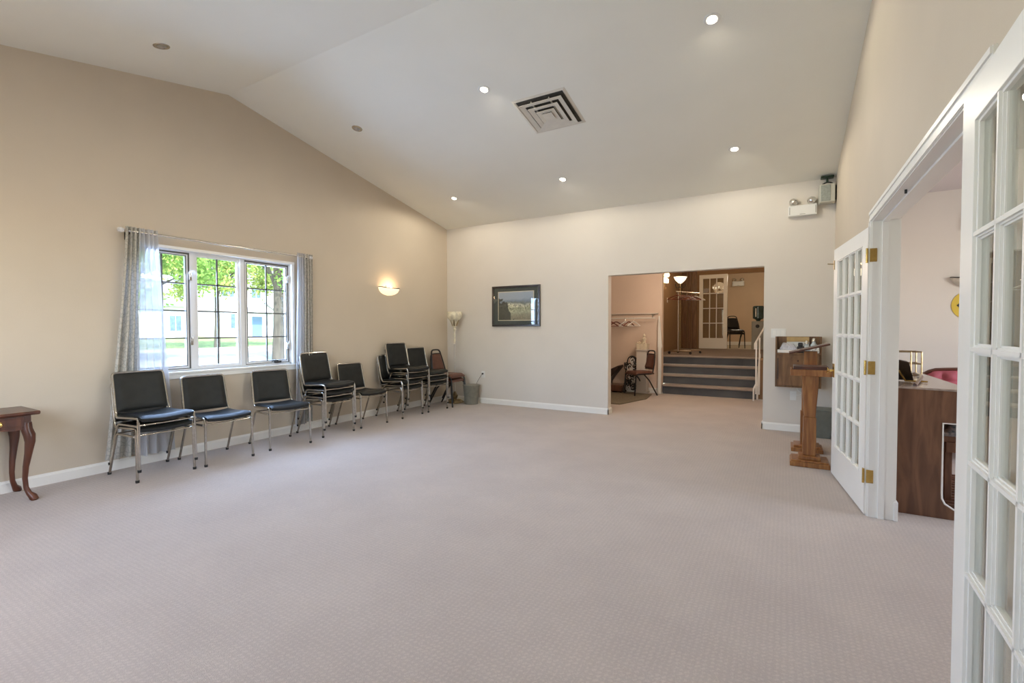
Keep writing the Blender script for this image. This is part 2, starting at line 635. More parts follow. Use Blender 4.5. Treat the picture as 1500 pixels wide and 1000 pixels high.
# ------------------------------------------------------------------ side window
win = thing('window_1', 'three-sash white window with dark grids looking onto trees and white house', 'window', (A, 0, 0), kind='structure')
fm = MB()
fx0, fx1 = -.10, -.035   # local x
fm.box(fx0, fx1, WY0, WY0 + .02, WZ0, WZ1).box(fx0, fx1, WY1 - .02, WY1, WZ0, WZ1)
fm.box(fx0, fx1, WY0, WY1, WZ0, WZ0 + .018).box(fx0, fx1, WY0, WY1, WZ1 - .02, WZ1)
mull = [2.60, 3.13]
for y in mull:
    fm.box(fx0, fx1, y - .012, y + .036, WZ0 + .018, WZ1 - .02)
fm.build('frame', VINYL, win, smooth=False)
MB().box(-.035, .016, WY0 - .03, WY1 + .03, WZ1 - .008, WZ1 + .022).build('head_casing', TRIM, win, smooth=False, bevel=.004)
MB().box(-.10, .035, WY0 - .05, WY1 + .05, WZ0 - .022, WZ0).box(0, .016, WY0 - .04, WY1 + .04, WZ0 - .075, WZ0 - .022).build('sill', TRIM, win, smooth=False, bevel=.004)
MB().box(-.035, .012, WY1 - .005, WY1 + .03, WZ0, WZ1).box(-.035, .012, WY0 - .03, WY0 + .005, WZ0, WZ1).build('side_casing', TRIM, win, smooth=False, bevel=.003)
sashes = [(WY0 + .02, 2.588, 'dark'), (2.636, 3.118, 'light'), (3.166, WY1 - .02, 'dark')]
for a, b, kind in sashes:
    z0, z1 = WZ0 + .018, WZ1 - .02
    fr = .036 if kind == 'dark' else .03
    sm = MB()
    sm.box(-.085, -.045, a, a + fr, z0, z1).box(-.085, -.045, b - fr, b, z0, z1).box(-.085, -.045, a + fr, b - fr, z0, z0 + fr).box(-.085, -.045, a + fr, b - fr, z1 - fr, z1)
    sa = sm.build('sash', VINYL, win, smooth=False, bevel=.003)
    if kind == 'dark':
        e = MB()
        for (p, q, r_, s_) in ((a, a + .008, z0, z1), (b - .014, b, z0, z1), (a, b, z0, z0 + .008), (a, b, z1 - .018, z1)):
            e.box(-.052, -.0405, p, q, r_, s_)
        for (p, q, r_, s_) in ((a + fr - .007, a + fr, z0 + fr - .007, z1 - fr + .007), (b - fr, b - fr + .007, z0 + fr - .007, z1 - fr + .007), (a + fr, b - fr, z0 + fr - .007, z0 + fr), (a + fr, b - fr, z1 - fr, z1 - fr + .007)):
            e.box(-.052, -.042, p, q, r_, s_)
        e.build('weather_strip', SASHDARK, sa, smooth=False)
    ga, gb, gz0, gz1 = a + fr, b - fr, z0 + fr, z1 - fr
    for i in range(2):
        for j in range(4):
            ya, yb = ga + (gb - ga) * i / 2, ga + (gb - ga) * (i + 1) / 2
            za, zb = gz0 + (gz1 - gz0) * j / 4, gz0 + (gz1 - gz0) * (j + 1) / 4
            MB().box(-.068, -.064, ya, yb, za, zb).build('pane', GLASS, sa, smooth=False)
    ym = (ga + gb) / 2
    MB().box(-.072, -.058, ym - .0075, ym + .0075, gz0, gz1).build('muntin', SASHDARK, sa, smooth=False)
    for j in (1, 2, 3):
        zz = gz0 + (gz1 - gz0) * j / 4
        MB().box(-.072, -.058, ga, gb, zz - .0075, zz + .0075).build('muntin', SASHDARK, sa, smooth=False)
for (yy, zz) in ((2.592, 1.86), (2.592, 1.18), (3.70, 1.92), (3.70, 1.1)):
    MB().box(-.045, -.022, yy - .014, yy + .014, zz - .04, zz + .04).tube([(-.02, yy, zz - .01), (-.012, yy + .01, zz + .06)], .006).build('latch', CHROMED, win, bevel=.003)
MB().box(-.045, -.015, 3.52, 3.60, WZ0 + .018, WZ0 + .04).tube(smooth_path([(-.02, 3.56, WZ0 + .04), (-.01, 3.53, WZ0 + .055), (-.01, 3.47, WZ0 + .04)], .02), .006).build('crank', DARKMETAL, win)

# curtain rod
rod = thing('curtain_rod', 'thin chrome curtain rod with crystal ends above the side window', 'curtain rod', (A + .085, 0, 2.222))
MB().tube([(0, 1.985, 0), (0, 3.93, 0)], .012, 10).build('rod', CHROME, rod)
for yy, sg in ((1.985, -1), (3.93, 1)):
    MB().lathe([(0, -.028), (.018, -.022), (.026, 0), (.018, .022), (.0, .028)], (0, yy + sg * .028, 0), 8, 'y').build('finial', mat('crystal', (.8, .8, .82), .08, .3, .1, 30), rod)
for yy in (2.03, 3.90):
    MB().tube(smooth_path([(-.083, yy, -.04), (-.03, yy, -.04), (0, yy, -.012)], .02), .007).box(-.085, -.078, yy - .015, yy + .015, -.075, -.005).build('bracket', DARKMETAL, rod)


def curtain(name, label, cat, m, top, bot, zt, zb, nf, amp, xo, ph=0, group=None):
    """top/bot: (y0,y1) extents"""
    def fn(u, v):
        y0 = top[0] + (bot[0] - top[0]) * v ** 1.25
        y1 = top[1] + (bot[1] - top[1]) * v ** 1.25
        uu = u + .012 * sin(9 * v + 7 * u)
        y = y0 + (y1 - y0) * uu
        a = amp * (.75 + .5 * v)
        x = xo + a * sin(2 * pi * nf * u + ph) + .006 * sin(13 * u + 4 * v)
        return (x, y, zt + (zb - zt) * v + (0.004 * sin(40 * u) if v == 1 else 0))
    o = MB().sheet(fn, nf * 12, 24).build(name, m, smooth=True, angle=80)
    return tag(o, label, cat, group)


X_C = A + .085
curtain('drape', 'grey patterned drape at the left end of the window rod', 'curtain', DRAPE, (1.995, 2.10), (1.80, 2.03), 2.262, .12, 3, .026, X_C)
curtain('sheer_curtain', 'sheer white curtain left of the window, hanging inside the patterned drape', 'curtain', SHEER, (2.095, 2.245), (2.02, 2.36), 2.262, .10, 4, .024, X_C, 1.0)
curtain('sheer_curtain', 'sheer white curtain at the right side of the window', 'curtain', SHEER, (3.76, 3.865), (3.70, 3.86), 2.262, .10, 3, .024, X_C, .5)
curtain('drape', 'grey patterned drape at the right end of the window rod', 'curtain', DRAPE, (3.86, 3.985), (3.84, 3.96), 2.262, .12, 3, .026, X_C)

# ------------------------------------------------------------------ ceiling fixtures
def on_ceiling(x, y):
    return (x, y, zc(y))


def downlight(x, y, lit, label):
    t = thing('recessed_light', label, 'ceiling light', on_ceiling(x, y), group='recessed ceiling lights')
    ang = atan2(SL, 1) * (-1 if y > YR else 1)
    t.rotation_euler = (ang, 0, 0)
    MB().lathe([(.037, -.001), (.042, -.006), (.058, -.005), (.062, 0.0), (.058, .002), (.037, .002), (.037, -.001)], (0, 0, 0), 24).build('trim_ring', CHROMED if not lit else PLASTW, t)
    MB().lathe([(0, -.002), (.026, -.0035), (.037, -.0015)], (0, 0, 0), 20).build('bulb', BULB if lit else DEAD, t)
    if lit:
        p = lamp('recessed_light_beam', 'SPOT', Vector(on_ceiling(x, y)) + Vector((0, 0, -.02)), 33 if y > 3 else 26, (1, .92, .76), target=Vector((x, y, 0)), spot=radians(179), radius=.04)
    return t


downlight(-.517, 3.998, True, 'lit recessed ceiling light nearest the camera, right of the square vent')
downlight(-2.637, 3.998, True, 'lit recessed ceiling light just left of the square vent')
downlight(-.514, 5.89, True, 'lit recessed ceiling light above the foyer opening, right side')
downlight(-2.62, 5.89, True, 'lit recessed ceiling light below the square vent, middle of the back row')
downlight(-4.445, 5.89, True, 'lit recessed ceiling light nearest the far left corner')
downlight(-4.455, 3.998, False, 'unlit recessed ceiling light above the left wall slope')
downlight(-4.605, 2.02, False, 'unlit recessed ceiling light on the near ceiling slope')

for _x in (-.517, -2.637):
    for _y in (2.02, .1):
        downlight(_x, _y, _x < -1, ('lit' if _x < -1 else 'unlit') + ' recessed ceiling light on the near slope, %s' % {(-.517, 2.02): 'above the camera on the doorway side', (-2.637, 2.02): 'nearest the ridge in mid room', (-.517, .1): 'by the front wall on the doorway side', (-2.637, .1): 'by the front wall in mid room'}[(_x, _y)])

vt = thing('ceiling_vent', 'square white stepped air diffuser in the sloping ceiling', 'air vent', on_ceiling(-2.18, 4.555))
vt.rotation_euler = (atan2(SL, 1) * -1, 0, 0)
VENT = mat('vent_enamel', (.70, .65, .56), .5, 0, .04, 9)


def ring(m, h0, h1, z0, z1, th=.004):
    """square frustum ring from half-size h0 at z0 to h1 at z1 (sheet with thickness)"""
    for k in range(4):
        R = Matrix.Rotation(k * pi / 2, 4, 'Z')
        b = [R @ Vector(p) for p in ((-h0, -h0, z0), (h0, -h0, z0), (h1, -h1, z1), (-h1, -h1, z1))]
        t_ = [R @ Vector(p) for p in ((-h0, -h0, z0 + th), (h0, -h0, z0 + th), (h1, -h1, z1 + th), (-h1, -h1, z1 + th))]
        m.hexa(b, t_)
    return m


ring(ring(MB(), .30, .275, 0, -.008), .275, .262, -.008, .0).build('vent_frame', VENT, vt, smooth=False)
MB().box(-.262, .262, -.262, .262, -.003, .0).build('vent_throat', mat('duct_dark', (.06, .055, .045), .8, 0, .2, 20), vt, smooth=False)
for h, z in ((.238, -.034), (.168, -.042), (.102, -.048)):
    ring(MB(), h, h - .05, z, z + .010).build('louver', VENT, vt, smooth=False)
MB().box(-.056, .056, -.056, .056, -.054, -.048).build('center_plate', VENT, vt, smooth=False)
for sx in (-1, 1):
    MB().box(sx * .1 - .004, sx * .1 + .004, -.23, .23, -.022, -.004).build('support_bar', VENT, vt, smooth=False)

# ------------------------------------------------------------------ black stacking chairs (local: faces +x)
def stack_chair():
    t = thing('stacking_chair', '', 'chair', group='black stacking chairs along the left wall')
    hw = .215
    fpts = []
    side = lambda s_: [(.225, s_ * .222, .405), (.215, s_ * .222, .452), (.17, s_ * .222, .455), (-.17, s_ * .215, .432), (-.205, s_ * .212, .50), (-.275, s_ * .203, .822)]
    L = side(-1)
    Rr = side(1)[::-1]
    fr = MB().tube(smooth_path(L + Rr, .035, 4), .0105, 8)
    fr.build('frame', CHROMED, t)
    for s_ in (-1, 1):
        lg = MB().tube([(.225, s_ * .222, .41), (.235, s_ * .226, .015)], .0115, 8).build('leg', CHROMED, t)
        MB().lathe([(.0, 0), (.014, 0), (.015, .022), (.0, .024)], (.235, s_ * .226, 0), 10).build('glide', RUBBER, lg)
        lg = MB().tube(smooth_path([(.222, s_ * .234, .392), (-.115, s_ * .230, .385), (-.265, s_ * .232, .015)], .05, 5), .0105, 8).build('leg', CHROMED, t)
        MB().lathe([(.0, 0), (.014, 0), (.015, .022), (.0, .024)], (-.268, s_ * .232, 0), 10).build('glide', RUBBER, lg)
    MB().tube([(.212, -.222, .395), (.212, .222, .395)], .008, 8).build('stretcher', CHROMED, t)
    MB().tube([(-.10, -.228, .388), (-.10, .228, .388)], .007, 8).build('stretcher', CHROMED, t)

    def seat(u, v):
        x = -.175 + .42 * v
        y = (-.5 + u) * .42
        e = min(1, min(u, 1 - u, v, 1 - v) / .08)
        rnd = .014 * (1 - (1 - e) ** 2)
        z = .447 + .016 * (2 * u - 1) ** 2 + rnd - .010 * sin(pi * v) + .012 * v
        if v > .85:
            z -= .018 * ((v - .85) / .15) ** 2
        return (x, y, z)
    m = MB().sheet(seat, 14, 14)
    n0 = len(m.v)
    W = 15
    vs = [(p[0] * .98, p[1] * .98, p[2] - .036 if 0 < i % W < W - 1 and 0 < i // W < W - 1 else p[2] - .028) for i, p in enumerate(m.v)]
    m2 = MB().sheet(seat, 14, 14)
    m2.v = vs
    border = [i for i in range(W)] + [W * j + W - 1 for j in range(1, W)] + [W * (W - 1) + i for i in range(W - 2, -1, -1)] + [W * j for j in range(W - 2, 0, -1)]
    fs = list(m2.f)
    m.add(vs, fs)
    nb = len(border)
    m.f += [(border[i], border[(i + 1) % nb], border[(i + 1) % nb] + n0, border[i] + n0) for i in range(nb)]
    m.build('seat', VINYLB, t, angle=60)

    def back(u, v):
        zz = .478 + .335 * v
        xx = -.199 - .0735 * v
        y = (-.5 + u) * (.405 - .02 * v)
        e = min(1, min(u, 1 - u, v, 1 - v) / .07)
        rnd = .012 * (1 - (1 - e) ** 2)
        x = xx + rnd + .004 - .012 * sin(pi * u)
        return (x, y, zz)
    mb_ = MB().sheet(back, 14, 12, .022, (.97, 0, .21))
    mb_.build('backrest', VINYLB, t, angle=60)
    return t


ch0 = stack_chair()
first = [True]


def put_chair(x, y, z, rz, label):
    if first[0]:
        first[0] = False
        ch0.location = (x, y, z)
        ch0.rotation_euler = (0, 0, rz)
        ch0['label'] = label
        return ch0
    return dup(ch0, (x, y, z), rz, label)


PZ = .088
XS = -4.985
for k, pos in enumerate(('lower', 'upper')):
    put_chair(XS + .012 * k, 2.055 + .006 * k, PZ * k, radians(1 + 1.0 * k), 'black vinyl stacking chair, %s one of the pair of two before the left curtain' % pos)
put_chair(XS + .02, 2.605, 0, radians(-1), 'single black vinyl chair under the window, next to the two-high stack')
put_chair(XS + .02, 3.30, 0, radians(-9), 'single black vinyl chair under the right half of the window')
for k, pos in enumerate(('bottom', 'middle', 'top')):
    put_chair(XS - .03 + .012 * k, 3.96 + .004 * k, PZ * k, radians(-2 + k), 'black vinyl chair, %s of the three-high stack by the right curtain' % pos)
put_chair(XS - .045, 4.56, 0, radians(-2), 'single black vinyl chair between the three-high stack and the four-high stack')
for k, pos in enumerate(('bottom', 'second from bottom', 'second from top', 'top')):
    dy = 5.31 if k < 2 else 5.44
    put_chair(XS - .055 + .012 * k, dy, PZ * k, radians(2 if k < 2 else -3), 'black vinyl chair, %s of the tall four-high stack below the wall sconce' % pos)
for k, pos in enumerate(('bottom', 'middle', 'top')):
    put_chair(XS - .05 + .012 * k, 5.915, PZ * k, radians(-2), 'black vinyl chair, %s of the stack beside the brown handled chairs' % pos)


# ------------------------------------------------------------------ banquet chairs with handle hole (local: faces +x)
def banquet(padmat, framemat, label, group, name='banquet_chair'):
    t = thing(name, label, 'chair', group=group)
    rr = .0135
    bk = [(-.165, -.185, .43), (-.215, -.17, .62), (-.265, -.115, .862), (-.27, 0, .872), (-.265, .115, .862), (-.215, .17, .62), (-.165, .185, .43)]
    MB().tube(smooth_path(bk, .055, 5), rr, 8).build('back_frame', framemat, t)

    def back(u, v):
        z = .52 + .27 * v
        x = -.188 - .063 * v
        hwid = .168 - .045 * v
        y = (2 * u - 1) * hwid
        e = min(1, min(u, 1 - u, v, 1 - v) / .1)
        return (x + .016 * (1 - (1 - e) ** 2), y, z + .012 * sin(pi * u) * (1 if v == 1 else 0))
    MB().sheet(back, 10, 10, .026, (.97, 0, .23)).build('backrest', padmat, t, angle=60)
    # curved crossbar closing the hand hole and the one below the pad
    MB().tube(smooth_path([(-.252, -.125, .800), (-.254, 0, .806), (-.252, .125, .800)], .05), .009, 8).build('crossbar', framemat, t)
    MB().tube([(-.188, -.17, .512), (-.188, .17, .512)], .008, 8).build('crossbar', framemat, t)

    def seat(u, v):
        x = -.20 + .41 * v
        wd = .40 - .02 * (1 - v)
        y = (u - .5) * wd
        e = min(1, min(u, 1 - u, v, 1 - v) / .12)
        return (x, y, .445 + .03 * (1 - (1 - e) ** 2) - (.012 * ((v - .8) / .2) ** 2 if v > .8 else 0))
    MB().sheet(seat, 12, 12, .028, (0, 0, 1)).build('seat', padmat, t, angle=60)
    MB().tube(smooth_path([(-.16, -.175, .418), (.17, -.19, .418), (.17, .19, .418), (-.16, .175, .418), (-.16, -.175, .418)], .04), .009, 8).build('seat_frame', framemat, t)
    for s_ in (-1, 1):
        MB().tube([(-.165, s_ * .185, .43), (.04, s_ * .188, .43), (.17, s_ * .195, .425), (.205, s_ * .20, .38), (.235, s_ * .205, .0)], rr, 8).build('leg', framemat, t)
        MB().tube([(.02, s_ * .19, .415), (-.09, s_ * .19, .30), (-.265, s_ * .20, .0)], rr, 8).build('leg', framemat, t)
    return t


bq = banquet(BROWNV, BLACKF, 'brown vinyl chair with handle hole, bottom of the corner stack by the floor lamp', 'brown handled banquet chairs')
bq.location = (-5.02, 6.44, 0)
bq.rotation_euler = (0, 0, radians(4))
dup(bq, (-5.012, 6.445, .075), radians(3), 'brown vinyl chair with handle hole, top of the corner stack by the floor lamp')
bqh = dup(bq, (-2.47, 9.30, 0), radians(180 + 46), 'brown chair with black frame standing alone in the foyer by the coat rail')
bqf = banquet(BLACKF, BLACKF, 'black padded chair, lower of the two stacked in the far upper room', 'black chairs in the far upper room')
bqf.location = (-1.27, 15.25, .73)
bqf.rotation_euler = (0, 0, radians(-68))
dup(bqf, (-1.27, 15.25, .805), radians(-68), 'black padded chair, upper of the two stacked in the far upper room')

# ------------------------------------------------------------------ floor lamp in the corner
lp = thing('floor_lamp', 'ornate brass floor lamp with alabaster glass shade in the corner', 'lamp', (-5.06, 6.70, 0))
IVORY = mat('alabaster_glass', (.74, .68, .52), .25, 0, .18, 18)
ABRASS = mat('antique_brass', (.42, .33, .20), .3, 1, .15, 30)
MB().lathe([(0, 0), (.135, 0), (.14, .012), (.12, .03), (.06, .045), (.03, .07), (.045, .10), (.055, .13), (.03, .17), (.014, .20)], seg=28).build('base', ABRASS, lp)
for k in range(4):
    a = k * pi / 2 + .5
    MB().tube(smooth_path([(.05 * cos(a), .05 * sin(a), .06), (.11 * cos(a), .11 * sin(a), .05), (.15 * cos(a), .15 * sin(a), .0)], .03), .014, 8).build('foot', ABRASS, lp)
MB().lathe([(.011, .2), (.011, 1.02), (.018, 1.03), (.018, 1.045), (.010, 1.05)], seg=12).build('pole', mat('pale_metal_pole', (.75, .72, .66), .3, .3, .04, 20), lp)
MB().lathe([(.010, 1.05), (.02, 1.10), (.012, 1.16), (.022, 1.2), (.012, 1.24), (.016, 1.27), (.03, 1.30), (.016, 1.33)], seg=14).build('turned_stem', IVORY, lp)
MB().lathe([(.016, 1.33), (.045, 1.36), (.05, 1.40), (.075, 1.45), (.125, 1.50), (.138, 1.56), (.128, 1.61), (.122, 1.61), (.132, 1.56), (.118, 1.505), (.07, 1.46), (.04, 1.40)], seg=28).build('lamp_shade', IVORY, lp)
for k in range(6):
    a = k * pi / 3
    MB().sheet(lambda u, v: ((.048 + .05 * v ** 1.6) * cos(a + (u - .5) * (.8 - .7 * v)), (.048 + .05 * v ** 1.6) * sin(a + (u - .5) * (.8 - .7 * v)), 1.36 + .11 * v), 4, 6, .003, (cos(a), sin(a), 0)).build('leaf_ornament', ABRASS, lp)

# basket in the corner + plug cord
bk = thing('waste_basket', 'olive grey waste basket against back wall near the corner', 'basket', (-4.72, 6.72, 0))
MB().lathe([(0, 0), (.115, 0), (.142, .325), (.147, .335), (.137, .335), (.133, .32), (.11, .012), (0, .012)], seg=28).build('body', BASKET, bk)
MB().lathe([(.140, .318), (.150, .322), (.150, .338), (.138, .338)], seg=28).build('rim', BASKET, bk)
ol = thing('wall_outlet', 'small outlet with dark plug on back wall above the waste basket', 'outlet', (-4.583, B, .508))
MB().box(-.035, .035, -.006, 0, -.057, .057).build('plate', PLASTW, ol, smooth=False, bevel=.003)
MB().lathe([(0, 0), (.014, 0), (.016, .02), (.008, .03), (0, .03)], (0, -.036, .012), 10, 'y').build('plug', BLK, ol)
tag(MB().tube(smooth_path([(-4.583, B - .036, .52), (-4.60, B - .07, .47), (-4.66, 6.80, .37), (-4.72, 6.875, .22), (-4.90, 6.87, .012), (-5.02, 6.78, .01)], .05), .0035, 6).build('power_cord', mat('brown_cord', (.12, .07, .04), .6, 0, .1, 9)), 'thin cord running from the back wall plug to the floor lamp', 'cord')

# ------------------------------------------------------------------ framed picture
def picture_mat():
    m = bpy.data.materials.new('landscape_print')
    m.use_nodes = True
    n = m.node_tree
    b = n.nodes['Principled BSDF']
    b.inputs['Roughness'].default_value = .6
    tc = n.nodes.new('ShaderNodeTexCoord')
    sp = n.nodes.new('ShaderNodeSeparateXYZ')
    n.links.new(tc.outputs['Object'], sp.inputs[0])
    nz = n.nodes.new('ShaderNodeTexNoise')
    nz.inputs['Scale'].default_value = 9
    nz.inputs['Detail'].default_value = 6
    n.links.new(tc.outputs['Object'], nz.inputs['Vector'])

    def math_(op, a, b_):
        x = n.nodes.new('ShaderNodeMath')
        x.operation = op
        for i, q in enumerate((a, b_)):
            if isinstance(q, (int, float)):
                x.inputs[i].default_value = q
            else:
                n.links.new(q, x.inputs[i])
        return x.outputs[0]
    h = math_('ADD', sp.outputs['Z'], math_('MULTIPLY', math_('SUBTRACT', nz.outputs[0], .5), .10))
    side = math_('MULTIPLY', math_('GREATER_THAN', math_('SUBTRACT', math_('MULTIPLY', sp.outputs['X'], -1.0), math_('ADD', math_('MULTIPLY', h, .5), math_('MULTIPLY', math_('SUBTRACT', nz.outputs[0], .5), .5))), .17), .9)
    fac = math_('ADD', math_('MULTIPLY', h, 2.1), .5)
    r = n.nodes.new('ShaderNodeValToRGB')
    els = r.color_ramp.elements
    els[0].position = 0
    els[0].color = (.24, .21, .15, 1)
    els[1].position = 1
    els[1].color = (.38, .44, .52, 1)
    for p, c in ((.18, (.30, .29, .20)), (.3, (.42, .43, .30)), (.42, (.30, .33, .22)), (.54, (.45, .47, .38)), (.62, (.16, .19, .18)), (.68, (.22, .28, .34)), (.76, (.36, .42, .50))):
        e = els.new(p)
        e.color = (*c, 1)
    n.links.new(fac, r.inputs[0])
    v = n.nodes.new('ShaderNodeTexVoronoi')
    v.inputs['Scale'].default_value = 38
    n.links.new(tc.outputs['Object'], v.inputs['Vector'])
    r2 = n.nodes.new('ShaderNodeValToRGB')
    r2.color_ramp.elements[0].color = (.2, .2, .2, 1)
    r2.color_ramp.elements[1].color = (2.4, 2.2, 2.1, 1)
    n.links.new(v.outputs['Color'], r2.inputs[0])
    band = n.nodes.new('ShaderNodeValToRGB')
    band.color_ramp.elements[0].position = .25
    band.color_ramp.elements[0].color = (.2, .2, .2, 1)
    band.color_ramp.elements[1].position = .68
    band.color_ramp.elements[1].color = (0, 0, 0, 1)
    e = band.color_ramp.elements.new(.5)
    e.color = (1, 1, 1, 1)
    n.links.new(fac, band.inputs[0])
    mx = n.nodes.new('ShaderNodeMix')
    mx.data_type = 'RGBA'
    mx.blend_type = 'MULTIPLY'
    n.links.new(band.outputs[0], mx.inputs[0])
    n.links.new(r.outputs[0], mx.inputs[6])
    n.links.new(r2.outputs[0], mx.inputs[7])
    m3 = n.nodes.new('ShaderNodeMix')
    m3.data_type = 'RGBA'
    n.links.new(math_('MULTIPLY', side, math_('LESS_THAN', h, .13)), m3.inputs[0])
    n.links.new(mx.outputs[2], m3.inputs[6])
    m3.inputs[7].default_value = (.03, .035, .025, 1)
    n.links.new(m3.outputs[2], b.inputs['Base Color'])
    return m


pc = thing('framed_picture', 'landscape print in dark green mat and dark wooden frame on back wall', 'picture', ((-4.38 - 3.455) / 2, B, 1.69))
hw, hh = .4625, .342
fw = .03
fm_ = MB()
for (a, b, c, d) in ((-hw, hw, hh - fw, hh), (-hw, hw, -hh, -hh + fw), (-hw, -hw + fw, -hh + fw, hh - fw), (hw - fw, hw, -hh + fw, hh - fw)):
    fm_.box(a, b, -.032, 0, c, d)
fm_.build('frame', mat('black_walnut_frame', (.02, .012, .010), .3, 0, .2, 30, coat=.3), pc, smooth=False, bevel=.004)
MB().box(-hw + fw, hw - fw, -.012, -.002, -hh + fw, hh - fw).build('mat_board', mat('green_mat_board', (.045, .062, .058), .7, 0, .08, 30), pc, smooth=False)
iw, ih = .335, .235
MB().box(-iw - .012, iw + .012, -.0145, -.0125, -ih - .012, ih + .012).build('inner_mat', mat('cream_mat', (.72, .66, .48), .7, 0, .03, 30), pc, smooth=False)
MB().box(-iw, iw, -.0165, -.015, -ih, ih).build('print', picture_mat(), pc, smooth=False)
MB().box(-hw + fw, hw - fw, -.022, -.020, -hh + fw, hh - fw).build('glass', PGLASS, pc, smooth=False)


# ------------------------------------------------------------------ wall sconces
def sconce(loc, rz, lit, label):
    t = thing('wall_sconce', label, 'wall lamp', loc, rz, 'wall sconces')
    # local: wall plane x=0, protrudes to +x, width along y
    a_, b_, c_ = .13, .205, .105

    def fn(u, v):
        th = pi * u - pi / 2
        ph = pi / 2 * v
        r_ = cos(ph)
        return (a_ * cos(th) * r_ + .004, b_ * sin(th) * (r_ ** .8 if r_ > 0 else 0), -c_ * sin(ph) + .018 * (abs(sin(th)) ** 3) * (1 - v))
    MB().sheet(fn, 24, 10).build('glass_bowl', GLOW if lit else FROST, t, angle=70)
    MB().tube([(a_ * cos(pi * u - pi / 2) + .006, b_ * sin(pi * u - pi / 2), .018 * abs(sin(pi * u - pi / 2)) ** 3 + .002) for u in [i / 24 for i in range(25)]], .0055, 6).build('rim', DARKMETAL, t)
    MB().box(0, .02, -.045, .045, -.05, .05).build('backplate', PLASTW, t, smooth=False)
    MB().lathe([(0, 0), (.02, .005), (.026, .03), (.018, .055), (0, .06)], (.06, 0, -.035), 12).build('bulb', BULB if lit else DEAD, t)
    if lit:
        lamp('sconce_glow', 'POINT', Matrix.Translation(loc) @ Matrix.Rotation(rz, 4, 'Z') @ Vector((.085, 0, .03)), 2.2, (1, .68, .40), radius=.03)
    return t


sconce((A, 5.405, 1.935), 0, True, 'lit half-bowl frosted sconce on the left wall right of the window')

# ------------------------------------------------------------------ hall table at the left edge
tb = thing('side_table', 'dark mahogany side table with curved cabriole legs and brass pull', 'table', (-5.155, .74, 0))
# local: x -.21...21 (front = +x), y -.55...55
def top_round():
    m = MB()
    pr = [(.205, .655), (.215, .66), (.222, .668), (.222, .676), (.212, .684)]
    prof = [(-.212, .684), (-.212, .655)] + pr
    m.prism(prof, 'y', -.555, .555)
    return m
top_round().build('tabletop', MAHOG, tb, smooth=False, bevel=.003)
MB().box(-.185, -.165, -.51, .51, .535, .655).box(-.165, .165, .49, .51, .535, .655).box(-.165, .165, -.51, -.49, .535, .655).build('apron', MAHOG, tb, smooth=False)
ap = [( .50, .655), (-.50, .655), (-.50, .55), (-.40, .545), (-.25, .575), (0, .56), (.25, .575), (.40, .545), (.50, .55)]
MB().prism([(a, b) for a, b in ap], 'x', .165, .183).build('front_apron', MAHOG, tb, smooth=False)
d_ = MB().box(.183, .190, .17, .47, .57, .645).box(.190, .193, .185, .455, .582, .633).build('drawer', MAHOG, tb, smooth=False, bevel=.002)
d2 = MB().box(.183, .190, -.44, -.06, .57, .645).box(.190, .193, -.425, -.075, .582, .633).build('drawer', MAHOG, tb, smooth=False, bevel=.002)
for dd, yy in ((d_, .335), (d2, -.25)):
    MB().lathe([(0, 0), (.022, 0), (.022, .004), (.008, .008), (.008, .02), (.018, .027), (.013, .038), (0, .04)], (.193, yy, .607), 14, 'x').build('knob', BRASS, dd)
for sx in (-1, 1):
    for sy in (-1, 1):
        path = []
        rad = []
        for (o, z, r_) in ((.0, .60, .030), (.0, .545, .034), (.012, .50, .036), (.014, .45, .031), (.004, .36, .0235), (-.010, .26, .019), (-.016, .17, .0165), (-.012, .10, .016), (.002, .055, .018), (.020, .03, .026), (.026, .010, .027), (.024, 0, .020)):
            path.append((sx * (.165 + o * .9), sy * (.49 + o * .9), z))
            rad.append(r_)
        m = MB()
        m.tube(path, rad, 12)
        m.box(min(sx * .145, sx * .185), max(sx * .145, sx * .185), min(sy * .468, sy * .51), max(sy * .468, sy * .51), .53, .655)
        m.build('leg', MAHOG, tb)


